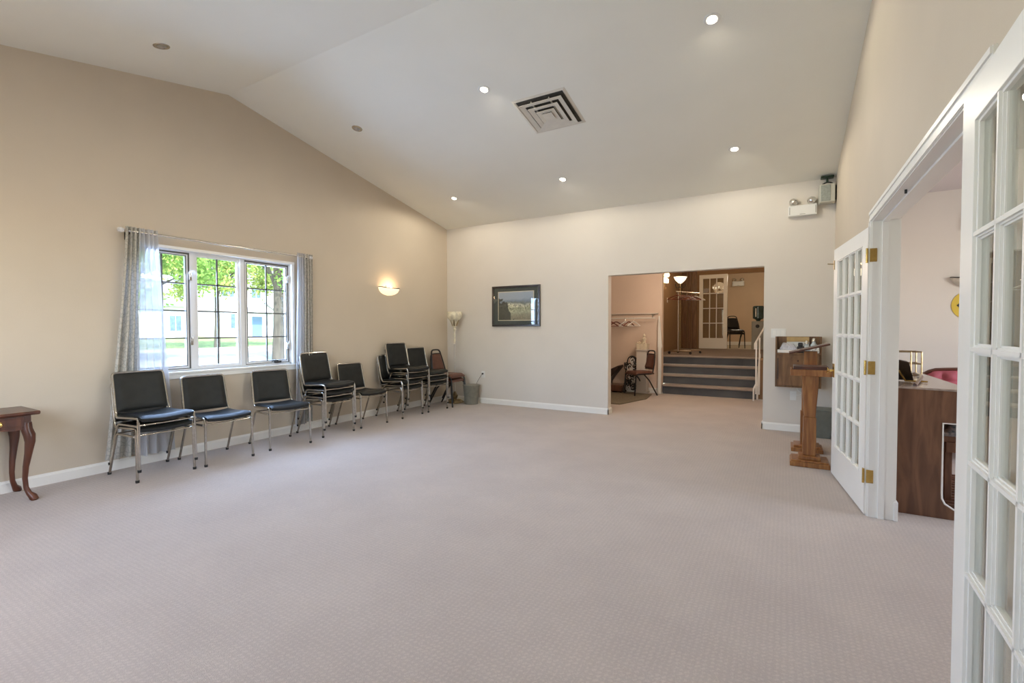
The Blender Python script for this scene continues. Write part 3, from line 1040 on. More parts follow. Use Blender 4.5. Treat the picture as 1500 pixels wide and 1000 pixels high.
# ------------------------------------------------------------------ french doors
def french_leaf(name, hinge, ang, label, L=1.035, hinge_sign=1, handle=True):
    """local x along leaf from hinge, y thickness 0..th; room face at y=0 (local -y faces the room)"""
    t = thing(name, label, 'door', hinge, ang, kind='structure')
    H0, H1 = .012, 1.995
    th = .035
    st = .135
    z0, z1 = .275, 1.885
    m = MB()
    m.box(0, st, 0, th, H0, H1).box(L - st, L, 0, th, H0, H1).box(st, L - st, 0, th, H0, z0).box(st, L - st, 0, th, z1, H1)
    m.build('leaf_frame', TRIM, t, smooth=False)
    # sticking moulding round the glazed field
    mm = MB()
    s_ = .012
    for (a, b, c, d) in ((st, st + s_, z0, z1), (L - st - s_, L - st, z0, z1), (st + s_, L - st - s_, z0, z0 + s_), (st + s_, L - st - s_, z1 - s_, z1)):
        mm.box(a, b, .005, th - .005, c, d)
    for (a, b, c, d) in ((st - .004, st + .004, z0 - .004, z1 + .004), (L - st - .004, L - st + .004, z0 - .004, z1 + .004), (st, L - st, z0 - .004, z0 + .004), (st, L - st, z1 - .004, z1 + .004)):
        mm.box(a, b, -.003, th + .003, c, d)
    mm.build('glazing_bead', TRIM, t, smooth=False, bevel=.0015)
    nc, nr = 4, 5
    cw = (L - 2 * st) / nc
    rh = (z1 - z0) / nr

    def bar(m, a, b, c, d, vert):
        if vert:
            x = (a + b) / 2
            m.box(x - .011, x + .011, .006, th - .006, c, d)
            m.box(x - .006, x + .006, -.001, th + .001, c, d)
            m.box(x - .016, x + .016, .012, th - .012, c, d)
        else:
            z = (c + d) / 2
            m.box(a, b, .006, th - .006, z - .011, z + .011)
            m.box(a, b, -.001, th + .001, z - .006, z + .006)
            m.box(a, b, .012, th - .012, z - .016, z + .016)
        return m
    for i in range(1, nc):
        bar(MB(), st + cw * i, st + cw * i, z0, z1, True).build('muntin', TRIM, t, smooth=False)
    for j in range(1, nr):
        bar(MB(), st, L - st, z0 + rh * j, z0 + rh * j, False).build('muntin', TRIM, t, smooth=False)
    pane = MB().box(.012, cw - .012, th / 2 - .002, th / 2 + .002, .012, rh - .012).mesh('pane', GLASS, False)
    for i in range(nc):
        for j in range(nr):
            o = bpy.data.objects.new('pane', pane)
            COL.objects.link(o)
            o.parent = t
            o.location = (st + cw * i, 0, z0 + rh * j)
    return t


# far leaf: hinge at the far jamb, swung back into the room (room face looks to -x)
fa = atan2(5.066 - 4.035, .372 - .488)
d1 = french_leaf('door_1', (.488, 4.035, 0), fa, 'white french door leaf folded back beside the lecterns, brass hinges showing')
d1.scale = (1, -1, 1)
d2_ = french_leaf('door_2', (.462, 1.94, 0), atan2(-1.03, -.0438), 'white french door leaf at the right edge, nearest the camera')
for z in (.28, 1.03, 1.80):
    h = MB().box(0, .0, 0, 0, 0, 0) if False else MB()
    h.box(.0, .036, -.004, .0, z - .045, z + .045)
    h.lathe([(0, -.05), (.007, -.05), (.007, .05), (0, .05)], (-.003, -.006, z), 10)
    o = h.build('hinge', BRASS, d1, bevel=.0)
    # leaf on the jamb face
    j = MB().box(.497, .536, DY1 - .004, DY1 + .001, z - .045, z + .045)
    for dz in (-.03, 0, .03):
        j.lathe([(0, -.006), (.004, -.006), (.004, -.004)], (.522 + (.008 if dz == 0 else 0), DY1, z + dz), 8, 'y')
    jo = j.build('hinge_plate', BRASS, tr, smooth=False)
# handle on the far leaf
hd = MB().lathe([(0, 0), (.026, 0), (.026, .006), (.010, .010), (.010, .05), (.0, .05)], (.985, -.050, .93), 14, 'y')
hd.tube(smooth_path([(.985, -.045, .93), (.93, -.05, .93), (.88, -.043, .935)], .02), .008, 8)
hd.box(.955, 1.015, -.004, 0, .87, .99)
hd.build('handle', BRASS, d1)
MB().box(1.0, 1.035, -.006, .0, 1.82, 1.9).tube([(1.02, -.004, 1.87), (1.03, -.05, 1.875)], .005).build('flush_bolt', ABRASS, d1)

# ------------------------------------------------------------------ lecterns
l1 = thing('register_stand', 'oak stand with flat tray top, front one of the two lecterns', 'lectern', (.215, 5.28, 0))
MB().box(-.16, .16, -.12, .16, 0, .045).box(-.15, .15, -.11, .15, .045, .06).box(-.09, .09, -.07, .11, .06, .095).build('base', OAK, l1, smooth=False, bevel=.006)
MB().hexa([(-.055, -.03, .095), (.055, -.03, .095), (.055, .08, .095), (-.055, .08, .095)], [(-.052, -.03, .46), (.052, -.03, .46), (.052, .08, .46), (-.052, .08, .46)]).hexa([(-.045, -.03, .46), (.045, -.03, .46), (.045, .08, .46), (-.045, .08, .46)], [(-.072, -.05, .86), (.072, -.05, .86), (.072, .10, .86), (-.072, .10, .86)]).build('post', OAK, l1, smooth=False, bevel=.006)
m = MB().box(-.155, .155, -.09, .20, .86, .885)
m.box(-.165, .165, -.10, -.085, .855, .915).box(-.165, .165, .195, .21, .855, .915).box(-.165, -.15, -.085, .195, .855, .915).box(.15, .165, -.085, .195, .855, .915)
m.build('tray', OAK, l1, smooth=False, bevel=.003)
MB().box(-.14, .14, -.075, .185, .886, .945).build('guest_book', OAKD, l1, smooth=False, bevel=.004)

l2 = thing('lectern', 'oak lectern with dark slanted reading top, behind the tray stand', 'lectern', (.215, 5.93, 0))
MB().box(-.145, .145, -.15, .15, 0, .04).box(-.12, .12, -.12, .12, .04, .065).build('base', OAK, l2, smooth=False, bevel=.006)
MB().box(-.06, .055, -.04, .05, .065, .42).box(-.05, .02, -.04, .05, .42, .66).build('post', OAK, l2, smooth=False, bevel=.005)
MB().box(-.035, .085, -.05, .05, .66, 1.06).box(-.008, .002, -.056, -.05, .70, 1.05).build('neck', OAK, l2, smooth=False, bevel=.004)
MB().hexa([(-.17, -.16, 1.03), (.19, -.16, 1.13), (.19, .18, 1.13), (-.17, .18, 1.03)], [(-.174, -.16, 1.048), (.186, -.16, 1.148), (.186, .18, 1.148), (-.174, .18, 1.048)]).build('reading_top', OAKD, l2, smooth=False, bevel=.003)

# grey waste bin behind lecterns
wbk = thing('waste_bin', 'grey green square waste bin on the floor behind the lecterns', 'bin', (.405, 6.73, 0))
MB().hexa([(-.075, -.10, 0), (.075, -.10, 0), (.075, .10, 0), (-.075, .10, 0)], [(-.095, -.125, .335), (.095, -.125, .335), (.095, .125, .335), (-.095, .125, .335)]).build('body', BASKETG, wbk, smooth=False, bevel=.01)
MB().box(-.10, .10, -.13, .13, .325, .345).build('rim', BASKETG, wbk, smooth=False, bevel=.005)

# ------------------------------------------------------------------ wall cabinet (drop-front desk)
cb = thing('wall_cabinet', 'small wooden drop-front desk cabinet hung on the back wall', 'cabinet', (.143, B, .577))
W2 = .243
MB().box(-W2, W2, -.012, 0, 0, .625).build('back_panel', CABW, cb, smooth=False)
MB().box(-W2, -W2 + .016, -.17, -.012, 0, .625).box(W2 - .016, W2, -.17, -.012, 0, .625).box(-W2 + .016, W2 - .016, -.17, -.012, 0, .016).build('carcass', CABW, cb, smooth=False)
MB().box(-W2 + .016, W2 - .016, -.17, -.012, .405, .425).build('shelf', CABW, cb, smooth=False)
dr = MB().box(-W2 + .02, W2 - .02, -.182, -.17, .02, .40).box(-W2 + .02, W2 - .02, -.188, -.182, .375, .40).box(-W2 + .04, W2 - .04, -.1835, -.182, .06, .34).build('door', CABW, cb, smooth=False, bevel=.002)
MB().lathe([(0, 0), (.008, 0), (.010, -.012), (0, -.016)], (0, -.188, .33), 10, 'y').build('knob', OAKD, dr)
MB().box(-W2 + .026, -W2 + .034, -.19, -.182, .10, .36).build('latch_bar', BLK, dr, smooth=False)
CX, CY, CZ = .143, B, .577
tag(MB().box(CX - .22, CX - .02, CY - .165, CY - .03, CZ + .425, CZ + .462).xf(Matrix.Identity(4)).build('paper_stack', PAPER, bevel=.004), 'stack of white papers at the left of the wall cabinet shelf', 'papers')
tag(MB().hexa([(CX - .2, CY - .15, CZ + .462), (CX + .0, CY - .15, CZ + .462), (CX + .0, CY - .04, CZ + .462), (CX - .2, CY - .04, CZ + .462)], [(CX - .17, CY - .14, CZ + .53), (CX - .03, CY - .13, CZ + .50), (CX - .05, CY - .06, CZ + .54), (CX - .16, CY - .07, CZ + .555)]).build('paper_bag', mat('crumpled_plastic', (.55, .55, .60), .5, 0, .2, 60, .5, 80), bevel=.01), 'crumpled pale bag lying on the white papers in the wall cabinet', 'bag')
tag(MB().box(CX - .12, CX + .12, CY - .055, CY - .02, CZ + .56, CZ + .62).build('cardboard_box', CARD, bevel=.003), 'flat tan cardboard box at the back of the wall cabinet', 'box')
MBx = MB().box(CX - .12, CX + .12, CY - .05, CY - .02, CZ + .425, CZ + .56)
tag(MBx.build('envelope_pack', PAPER, bevel=.003), 'white envelopes standing under the tan box in the wall cabinet', 'envelopes')
tag(MB().box(CX - .01, CX + .07, CY - .13, CY - .06, CZ + .425, CZ + .505).box(CX + .0, CX + .05, CY - .12, CY - .07, CZ + .505, CZ + .55).build('camera_case', BLK, bevel=.01), 'small black case on the wall cabinet shelf', 'case')
for k, (dx, lab) in enumerate(((.09, 'small glass jar left of the other jar in the wall cabinet'), (.165, 'taller glass jar at the right of the wall cabinet'))):
    j = thing('glass_jar', lab, 'jar', (CX + dx, CY - .10, CZ + .425), group='jars in the wall cabinet')
    MB().lathe([(0, 0), (.034, 0), (.036, .07 + .03 * k), (.02, .09 + .03 * k), (.02, .11 + .03 * k), (0, .11 + .03 * k)], seg=16).build('body', mat('jar_glass', (.5, .55, .56), .1, 0, .15, 20), j)
    MB().lathe([(0, .11 + .03 * k), (.024, .11 + .03 * k), (.022, .13 + .03 * k), (.012, .15 + .03 * k), (0, .155 + .03 * k)], seg=14).build('lid', CHROME, j)
tag(MB().box(CX + .12, CX + .22, CY - .165, CY - .13, CZ + .425, CZ + .49).build('card_holder', mat('patterned_cards', (.7, .65, .6), .7, 0, .5, 60), bevel=.003), 'small holder of printed cards at the cabinet shelf corner', 'cards')
# cord under the cabinet and its outlet
o2 = thing('wall_outlet', 'white outlet on back wall under the wooden cabinet', 'outlet', (.10, B, .455))
MB().box(-.035, .035, -.006, 0, -.057, .057).build('plate', PLASTW, o2, smooth=False, bevel=.003)
MB().box(-.012, .014, -.03, -.006, .0, .03).build('plug', PLASTW, o2, smooth=False, bevel=.003)
tag(MB().tube(smooth_path([(.125, B - .05, .585), (.15, B - .04, .53), (.20, B - .03, .49), (.16, B - .035, .47), (.10, B - .03, .47)], .02), .004, 6).build('power_cord', PLASTW), 'white cord dangling from the wooden wall cabinet', 'cord')
sw = thing('light_switch', 'white triple switch plate left of the wooden wall cabinet', 'switch', (-.069, B, 1.243))
MB().box(-.085, .085, -.006, 0, -.058, .058).build('plate', PLASTW, sw, smooth=False, bevel=.003)
for k in (-1, 0, 1):
    MB().hexa([(k * .046 - .016, -.006, -.033), (k * .046 + .016, -.006, -.033), (k * .046 + .016, -.004, -.033), (k * .046 - .016, -.004, -.033)], [(k * .046 - .016, -.011, .033), (k * .046 + .016, -.011, .033), (k * .046 + .016, -.004, .033), (k * .046 - .016, -.004, .033)]).build('rocker', TRIM, sw, smooth=False)


# ------------------------------------------------------------------ emergency light, speaker
def emergency(loc, rz, label, cat='emergency light'):
    t = thing('emergency_light', label, cat, loc, rz, 'emergency lights')
    MB().box(-.15, .15, -.075, 0, 0, .13).build('housing', PLASTW, t, smooth=False, bevel=.008)
    MB().box(-.14, -.132, -.077, -.073, .02, .11).box(.132, .14, -.077, -.073, .02, .11).box(-.03, .03, -.0765, -.075, .015, .022).build('seam', mat('seam_grey', (.4, .39, .36), .6, 0, .1, 9), t, smooth=False)
    for s_ in (-1, 1):
        c = Vector((s_ * .095, -.04, .175))
        hd = MB().lathe([(0, .05), (.03, .045), (.046, .02), (.050, -.012), (.044, -.014), (0, -.002)], (0, 0, 0), 18)
        hd.xf(Matrix.Translation(c) @ Matrix.Rotation(s_ * .5, 4, 'Z') @ Matrix.Rotation(radians(-100), 4, 'X') @ Matrix.Scale(-1, 4, (0, 0, 1)) @ Matrix.Rotation(0, 4, 'X'))
        h_ = hd.build('lamp_head', CHROME, t)
        ln = MB().lathe([(0, .0), (.044, -.012), (.042, -.016), (0, -.018)], (0, 0, 0), 18)
        ln.xf(Matrix.Translation(c) @ Matrix.Rotation(s_ * .5, 4, 'Z') @ Matrix.Rotation(radians(-100), 4, 'X') @ Matrix.Scale(-1, 4, (0, 0, 1)))
        ln.build('lens', LENS, h_)
        MB().tube([(s_ * .095, -.04, .125), (s_ * .095, -.04, .14)], .012).build('neck', DARKMETAL, t)
    return t


emergency((.172, B, 2.69), 0, 'white two-headed emergency light high on back wall beside the speaker')
sp = thing('wall_speaker', 'beige speaker hung on a black bracket in the upper right corner', 'speaker', (.42, 6.80, 2.80))
MB().hexa([(-.075, -.07, 0), (.075, -.07, 0), (.085, .07, 0), (-.085, .07, 0)], [(-.075, -.07, .215), (.075, -.07, .215), (.085, .07, .215), (-.085, .07, .215)]).build('cabinet', PLASTG, sp, smooth=False, bevel=.008)
MB().box(-.068, .03, -.076, -.07, .012, .2).build('grille', mat('grey_grille', (.33, .35, .31), .8, 0, .1, 60, .3, 300), sp, smooth=False, bevel=.003)
MB().tube(smooth_path([(-.075, 0, .20), (-.04, 0, .235), (0, 0, .25), (.04, 0, .24), (.083, 0, .2)], .03), .008).tube([(.086, 0, .2), (.086, 0, .03)], .006).build('yoke', BLK, sp)
MB().tube([(0, 0, .245), (0, .01, .30)], .012).box(-.065, .065, -.02, .06, .30, .322).build('bracket', mat('dark_green_metal', (.01, .03, .015), .4, .3, .1, 9), sp)

# ------------------------------------------------------------------ foyer beyond the opening
FX0, FX1, FY = -4.4, .1, 9.75
fz = MB().box(FX0 - T, FX0, B + T, FY + T, 0, 2.6)
struct(fz.build('wall_foyer_left', WALLB, smooth=False), 'foyer side wall beyond the opening, left', 'wall')
struct(MB().box(FX1, FX1 + T, B + T, 14.6, 0, 3.4).build('wall_foyer_right', WALLB, smooth=False), 'foyer side wall beyond the opening, right', 'wall')
struct(MB().box(FX0, -2.15, FY, FY + T, 0, 3.3).build('wall_foyer_back', mat('wall_paint_rose', (.80, .655, .545), .75, 0, .02, 1.5, .12, 220, .2), smooth=False), 'pink beige coat nook wall behind the lone brown chair', 'wall')
struct(MB().prism([(FY - q[0], q[1]) for q in bb_profile()], 'x', FX0, -2.16).build('baseboard_foyer', TRIM, smooth=False), 'white baseboard of the coat nook', 'baseboard')
struct(MB().box(FX0 - T, FX1 + T, B + T, FY + .3, 2.6, 2.7).build('ceiling', CEIL, smooth=False), 'flat foyer ceiling', 'ceiling')
struct(MB().box(FX0 - T, FX1 + T, FY + .3, FY + .36, 2.6, 3.5).build('wall_foyer_header', WALLH, smooth=False), 'drop between the foyer ceiling and upper hall ceiling', 'wall')

# stairs
SX0, SX1 = -2.12, -.44
stx = thing('stairs', 'four carpeted grey blue steps up from the foyer, shade coloured into the risers', 'stairs', (0, 0, 0), kind='structure')
RISER_SHADED = carpet_mat('riser_carpet_shaded', (.125, .13, .14), (.085, .09, .10), False)  # shade on the risers is put into this darker carpet colour
TREAD_LIT = carpet_mat('tread_carpet_lit', (.40, .33, .28), (.32, .26, .22), False)  # light falling on the treads is put into this paler carpet colour
for k in range(4):
    y0 = 9.70 + .28 * k
    y1 = 10.558
    z0, z1 = .1825 * k, .1825 * (k + 1)
    xa = SX0 if k == 0 else -2.59
    prof = [(y0, z0), (y0, z1 - .04), (y1, z1 - .04), (y1, z0)]
    stp = MB().prism(prof, 'x', xa, SX1).build('step', RISER_SHADED, stx, smooth=False)
    ns = [(y0, z1 - .04), (y0 - .022, z1 - .036), (y0 - .030, z1 - .02), (y0 - .024, z1 - .005), (y0, z1), (y0 + .27 if k < 3 else y1, z1), (y0 + .27 if k < 3 else y1, z1 - .04)]
    MB().prism(ns, 'x', xa, SX1).build('nosing', TREAD_LIT, stp, smooth=True)
struct(MB().box(-2.75, FX1, 10.56, 14.5, .6, .730).build('floor', CARPETL, smooth=False), 'brown carpet of the raised hall at the top of the stairs', 'floor')
struct(MB().box(-2.75, 1.2, 14.5, 18.2, .6, .729).build('floor', mat('pale_tile', (.42, .36, .27), .5, 0, .06, 6), smooth=False), 'pale floor of the far upper room', 'floor')
# knee walls each side of the stairs
struct(MB().prism([(9.70, 0), (9.70, .25), (10.56, .80), (10.56, 0)], 'x', SX1, SX1 + .03).build('trim_2', TRIM, smooth=False), 'white stair skirt board on the right of the steps', 'trim')
struct(MB().box(SX1 + .03, FX1, 9.74, 10.56, 0, .72).build('wall_stair_side', WALLD, smooth=False), 'low wall closing the side of the steps', 'wall')
hr = thing('handrail', 'white handrail with two slim balusters right of the foyer steps', 'handrail', (0, 0, 0))
MB().tube(smooth_path([(-.462, 9.52, .93), (-.462, 9.53, 1.03), (-.34, 10.05, 1.31), (-.30, 10.35, 1.55)], .03), .016, 8).build('rail', TRIM, hr)
MB().box(-.452, -.428, 9.52, 9.545, .12, 1.06).build('baluster', TRIM, hr, smooth=False)
MB().box(-.405, -.382, 9.64, 9.665, .10, 1.14).build('baluster', TRIM, hr, smooth=False)
MB().tube(smooth_path([(-.475, 9.50, .0), (-.475, 9.50, .22), (-.44, 9.54, .30)], .04), .014, 8).build('lower_bracket', TRIM, hr)
hl = thing('handrail', 'white tapering handrail and post left of the foyer steps', 'handrail', (0, 0, 0))
MB().box(-2.19, -2.13, 9.60, 9.65, 0, .95).build('post', TRIM, hl, smooth=False, bevel=.004)
MB().hexa([(-2.20, 9.60, .93), (-2.115, 9.60, .93), (-2.115, 9.65, .93), (-2.20, 9.65, .93)], [(-2.20, 9.66, 1.56), (-2.175, 9.66, 1.56), (-2.175, 9.70, 1.56), (-2.20, 9.70, 1.56)]).build('rail', TRIM, hl, smooth=False, bevel=.004)

# upper hall
struct(MB().box(-2.75, -2.6, FY + T, 14.5, .6, 3.4).build('wall_hall_left', WALLD, smooth=False), 'brown hall wall at the top of the stairs', 'wall')
struct(MB().box(-2.75, FX1 + T, FY + .3, 14.5, 3.3, 3.4).build('ceiling', CEIL, smooth=False), 'flat ceiling of the raised hall', 'ceiling')
struct(MB().box(-2.75, -1.40, 14.42, 14.5, .6, 3.4).box(-1.40, FX1, 14.42, 14.5, 2.83, 3.4).build('wall_hall_back', WALLD, smooth=False), 'brown wall at the end of the raised hall', 'wall')
struct(MB().box(-2.75, 1.2, 18.2, 18.3, .6, 3.6).box(-2.75, -2.7, 14.5, 18.2, .6, 3.6).box(1.1, 1.2, 14.5, 18.2, .6, 3.6).box(FX1 + T, 1.2, 14.42, 14.5, .6, 3.6).build('wall_far_room', WALLH, smooth=False), 'yellow tan wall of the far upper room', 'wall')
struct(MB().box(-2.75, 1.2, 14.5, 18.3, 3.4, 3.5).build('ceiling', CEIL, smooth=False), 'ceiling of the far upper room', 'ceiling')
struct(MB().box(-2.7, 1.1, 18.18, 18.2, .73, .85).build('baseboard_far_room', TRIM, smooth=False), 'pale baseboard of the far upper room', 'baseboard')
# wood panels beside the far french door
for k, (a, b) in enumerate(((-2.58, -2.47), (-2.44, -2.36), (-2.33, -2.20))):
    lab = ('dark wood door panel strip nearest the hall corner', 'middle strip of the dark wood door panels', 'dark wood door strip beside the far french door')[k]
    struct(MB().box(a, b, 14.39, 14.42, .73, 3.25).build('trim_%d' % (k + 3), wood('panel_wood_%d' % k, (.22, .12, .06), (.14, .07, .035), 5, (1, 1, 9)), smooth=False, bevel=.004), lab, 'trim')

d4 = thing('door_3', 'white french door with twelve panes at the end of the raised hall', 'door', (-2.13, 14.36, .74), kind='structure')
Ld = .735
z0, z1, Hd = .30, 1.98, 2.09
MB().box(0, .1, 0, .04, 0, Hd).box(Ld - .1, Ld, 0, .04, 0, Hd).box(.1, Ld - .1, 0, .04, 0, z0).box(.1, Ld - .1, 0, .04, z1, Hd).build('leaf_frame', TRIM, d4, smooth=False)
for i in (1, 2):
    x = .1 + (Ld - .2) * i / 3
    MB().box(x - .012, x + .012, .002, .038, z0, z1).build('muntin', TRIM, d4, smooth=False)
for j in (1, 2, 3):
    z = z0 + (z1 - z0) * j / 4
    MB().box(.1, Ld - .1, .002, .038, z - .012, z + .012).build('muntin', TRIM, d4, smooth=False)
for i in range(3):
    for j in range(4):
        MB().box(.1 + (Ld - .2) * i / 3, .1 + (Ld - .2) * (i + 1) / 3, .018, .022, z0 + (z1 - z0) * j / 4, z0 + (z1 - z0) * (j + 1) / 4).build('pane', GLASS, d4, smooth=False)

# chandelier in the raised hall (seen mirrored in the far door)
cl = thing('chandelier', 'small brass chandelier of lit bulbs hanging over the stair landing', 'chandelier', (-1.98, 11.0, 2.66))
MB().tube([(0, 0, .64), (0, 0, .0)], .008).lathe([(0, -.05), (.03, -.03), (.03, .03), (0, .05)]).build('stem', BRASS, cl)
for k in range(5):
    a = 2 * pi * k / 5 + .3
    ar = MB().tube(smooth_path([(0, 0, 0), (.13 * cos(a), .13 * sin(a), -.05), (.2 * cos(a), .2 * sin(a), .03)], .05), .006).build('arm', BRASS, cl)
    MB().lathe([(0, 0), (.02, .01), (.028, .04), (.02, .07), (0, .08)], (.2 * cos(a), .2 * sin(a), .03), 10).build('bulb', BULB, ar)
lamp('chandelier_glow', 'POINT', (-1.98, 11.0, 2.72), 9, (1, .72, .42), radius=.2)

# hall sconce (lit) on the left hall wall
hs = thing('wall_sconce', 'bright lit rectangular sconce on the raised hall left wall', 'wall lamp', (-2.6, 12.0, 2.50), 0)
MB().box(.0, .07, -.2, .2, -.055, .055).build('glass_shade', mat('hot_lamp_glass', (.9, .85, .7), .3, 0, .01, 5, emit=(1, .82, .5), estr=3.2), hs, smooth=False, bevel=.01)
MB().box(-.0, .01, -.23, .23, -.075, -.06).build('backplate', BRASS, hs, smooth=False)
lamp('hall_sconce_glow', 'POINT', (-2.42, 12.0, 2.62), 7, (1, .62, .30), radius=.05)
tr2 = thing('torchiere', 'white bowl torchiere lamp behind the rolling coat rack', 'lamp', (-2.28, 12.35, .73))
MB().lathe([(0, 0), (.13, 0), (.13, .015), (.02, .03), (.012, .06), (.012, 1.70), (0, 1.70)], seg=16).build('pole', ABRASS, tr2)
MB().lathe([(.012, 1.70), (.05, 1.72), (.12, 1.79), (.16, 1.87), (.155, 1.87), (.11, 1.80), (.04, 1.735), (0, 1.73)], seg=20).build('lamp_shade', mat('white_lamp_bowl', (.9, .88, .8), .4, 0, .02, 5, emit=(1, .9, .7), estr=1.3), tr2)
for k in range(4):
    a = k * pi / 2
    MB().tube(smooth_path([(.012 * cos(a), .012 * sin(a), 1.62), (.1 * cos(a), .1 * sin(a), 1.60), (.12 * cos(a), .12 * sin(a), 1.70)], .03), .008).build('scroll_arm', DARKMETAL, tr2)
gl = MB().tube([(-2.45, 11.6, 2.63), (-2.45, 11.6, 3.3)], .008).lathe([(0, 0), (.05, .02), (.07, .06), (.05, .11), (0, .12)], (-2.45, 11.6, 2.52), 14).build('globe_bulb', mat('globe_glow', (.9, .8, .6), .4, 0, .01, 5, emit=(1, .8, .5), estr=2.5))
tag(gl, 'small glowing globe lamp above the hall sconce', 'lamp')

# rolling coat rack with hangers
cr = thing('coat_rack', 'chrome rolling coat rack standing at the top of the stairs', 'coat rack', (-1.98, 11.25, .73))
MB().tube([(-.10, -.22, .06), (-.10, -.22, 1.39)], .015, 10).build('upright', CHROME, cr)
MB().tube([(-.14, -.30, 1.40), (.24, .45, 1.40)], .013, 10).build('hanging_rail', CHROME, cr)
MB().tube([(-.30, -.20, .07), (.18, -.24, .07)], .016, 8).build('foot_bar', CHROME, cr)
MB().tube([(-.22, .39, .07), (.30, .35, .07)], .016, 8).build('foot_bar', CHROME, cr)
MB().tube([(-.10, -.22, .07), (.04, .37, .07)], .013, 8).build('base_bar', CHROME, cr)
for (a, b) in ((-.29, -.20), (.17, -.24), (-.21, .39), (.29, .35)):
    MB().lathe([(0, -.012), (.028, -.012), (.03, 0), (.028, .012), (0, .012)], (a, b, .031), 14, 'y').build('caster', RUBBER, cr)


def hanger(m, label, loc, rz, w_=.21, group='hangers on the rolling rack'):
    t = thing('coat_hanger', label, 'hanger', loc, rz, group)
    MB().tube(smooth_path([(-w_, 0, -.155), (-w_ * .9, 0, -.135), (0, 0, -.055), (w_ * .9, 0, -.135), (w_, 0, -.155)], .04), .011, 6, flat=.6).build('shoulders', m, t)
    MB().tube([(-w_ * .95, 0, -.15), (w_ * .95, 0, -.15)], .007, 6).build('trouser_bar', m, t)
    MB().tube([(0, 0, -.058), (0, 0, -.03), (.018, 0, -.015), (.020, 0, .006), (.002, 0, .020), (-.016, 0, .010)], .003, 6).build('hook', CHROME, t)
    return t


HB = wood('hanger_wood', (.22, .045, .02), (.13, .025, .012), 8, (6, 1, 1))
HW_ = mat('white_hanger', (.75, .74, .72), .4, 0, .02, 9)
hpos = [(-.26, 'frontmost'), (-.12, 'second'), (.04, 'third'), (.2, 'fourth')]
for k, (s_, nm) in enumerate(hpos):
    hanger(HB, 'reddish brown wooden hanger, %s on the rolling rack' % nm, (-1.98 - .14 + .507 * (s_ + .3), 11.25 + s_, 2.13 - .0125), radians(-6 + 6 * k), .21)
hanger(HW_, 'white plastic hanger at the far end of the rolling rack', (-1.98 + .184, 11.25 + .34, 2.117), radians(28), .22)

# coat rail in the nook with hangers
rl = thing('coat_rail', 'pale wall-mounted coat rail and shelf in the foyer nook', 'coat rail', (0, 0, 0))
MB().tube([(-3.6, 9.60, 1.52), (-2.25, 9.60, 1.52)], .010, 8).build('rail', PLASTW, rl)
MB().box(-3.6, -2.22, 9.70, 9.75, 1.605, 1.622).build('shelf', WALLB, rl, smooth=False)
for x in (-3.4, -2.30):
    MB().tube([(x, 9.60, 1.60), (x, 9.60, 1.53)], .008).box(x - .01, x + .01, 9.56, 9.75, 1.58, 1.60).build('bracket', CHROMED, rl)
for k, (x, m_, rz, lb) in enumerate(((-3.16, HB, 38, 'brown wooden hanger, leftmost on the nook coat rail'), (-3.05, HB, 20, 'brown wooden hanger, second from left on the nook coat rail'), (-2.86, HW_, 55, 'white hanger in the middle of the nook coat rail'), (-2.78, HB, 60, 'brown wooden hanger between white ones on the nook rail'), (-2.68, HW_, 50, 'white hanger at the right of the nook coat rail'))):
    hanger(m_, lb, (x, 9.60, 1.513), radians(rz), .15, 'hangers on the nook rail')

# mat
tag(MB().prism([(-3.4, 7.95), (-2.44, 7.90), (-2.20, 8.75), (-2.26, 9.42), (-3.5, 9.42)], 'z', 0, .012).build('door_mat', MATB, smooth=False), 'flat olive brown mat on the foyer carpet', 'mat')

# dark bench with cushion at left of nook
bn = thing('bench', 'dark brown wooden bench seat at the left edge of the foyer opening', 'bench', (-3.25, 9.52, 0))
MB().prism([(-.35, .16), (-.35, .40), (.12, .46), (.33, .56), (.34, .52), (.16, .30), (.10, .20), (.10, .16)], 'y', -.18, .17).build('seat', mat('dark_leather', (.03, .016, .012), .4, 0, .2, 12), bn, smooth=False, bevel=.01)
MB().box(-.35, .42, -.2, .18, .03, .16).build('base', wood('bench_wood', (.12, .05, .03), (.07, .03, .015)), bn, smooth=False, bevel=.01)
MB().box(-.34, -.30, -.18, .16, 0, .03).box(.36, .40, -.18, .16, 0, .03).build('foot', BLK, bn, smooth=False)

# scrolled wrought-iron piece behind the chair
si = thing('scroll_stand', 'black and white scrolled iron stand behind the lone foyer chair', 'stand', (-2.72, 9.62, 0))
WI = mat('white_iron', (.85, .86, .84), .4, 0, .05, 9)
rs = random.Random(3)
for k in range(36):
    cx, cz = rs.uniform(-.11, .13), .08 + .60 * (k / 35)
    r0 = rs.uniform(.04, .075)
    ph = rs.uniform(0, 6.28)
    pts = [((cx + r0 * (1 - .75 * i / 14) * cos(ph + i * .62)), -.05 + .012 * (k % 4), cz + r0 * 1.25 * (1 - .75 * i / 14) * sin(ph + i * .62)) for i in range(15)]
    MB().tube(pts, .011, 6).build('scroll', WI if k % 3 == 0 else BLK, si)
MB().tube(smooth_path([(-.12, 0, .0), (-.14, 0, .35), (-.08, 0, .70), (0, 0, .75), (.1, 0, .70), (.15, 0, .35), (.13, 0, 0)], .1), .012).build('frame', BLK, si)

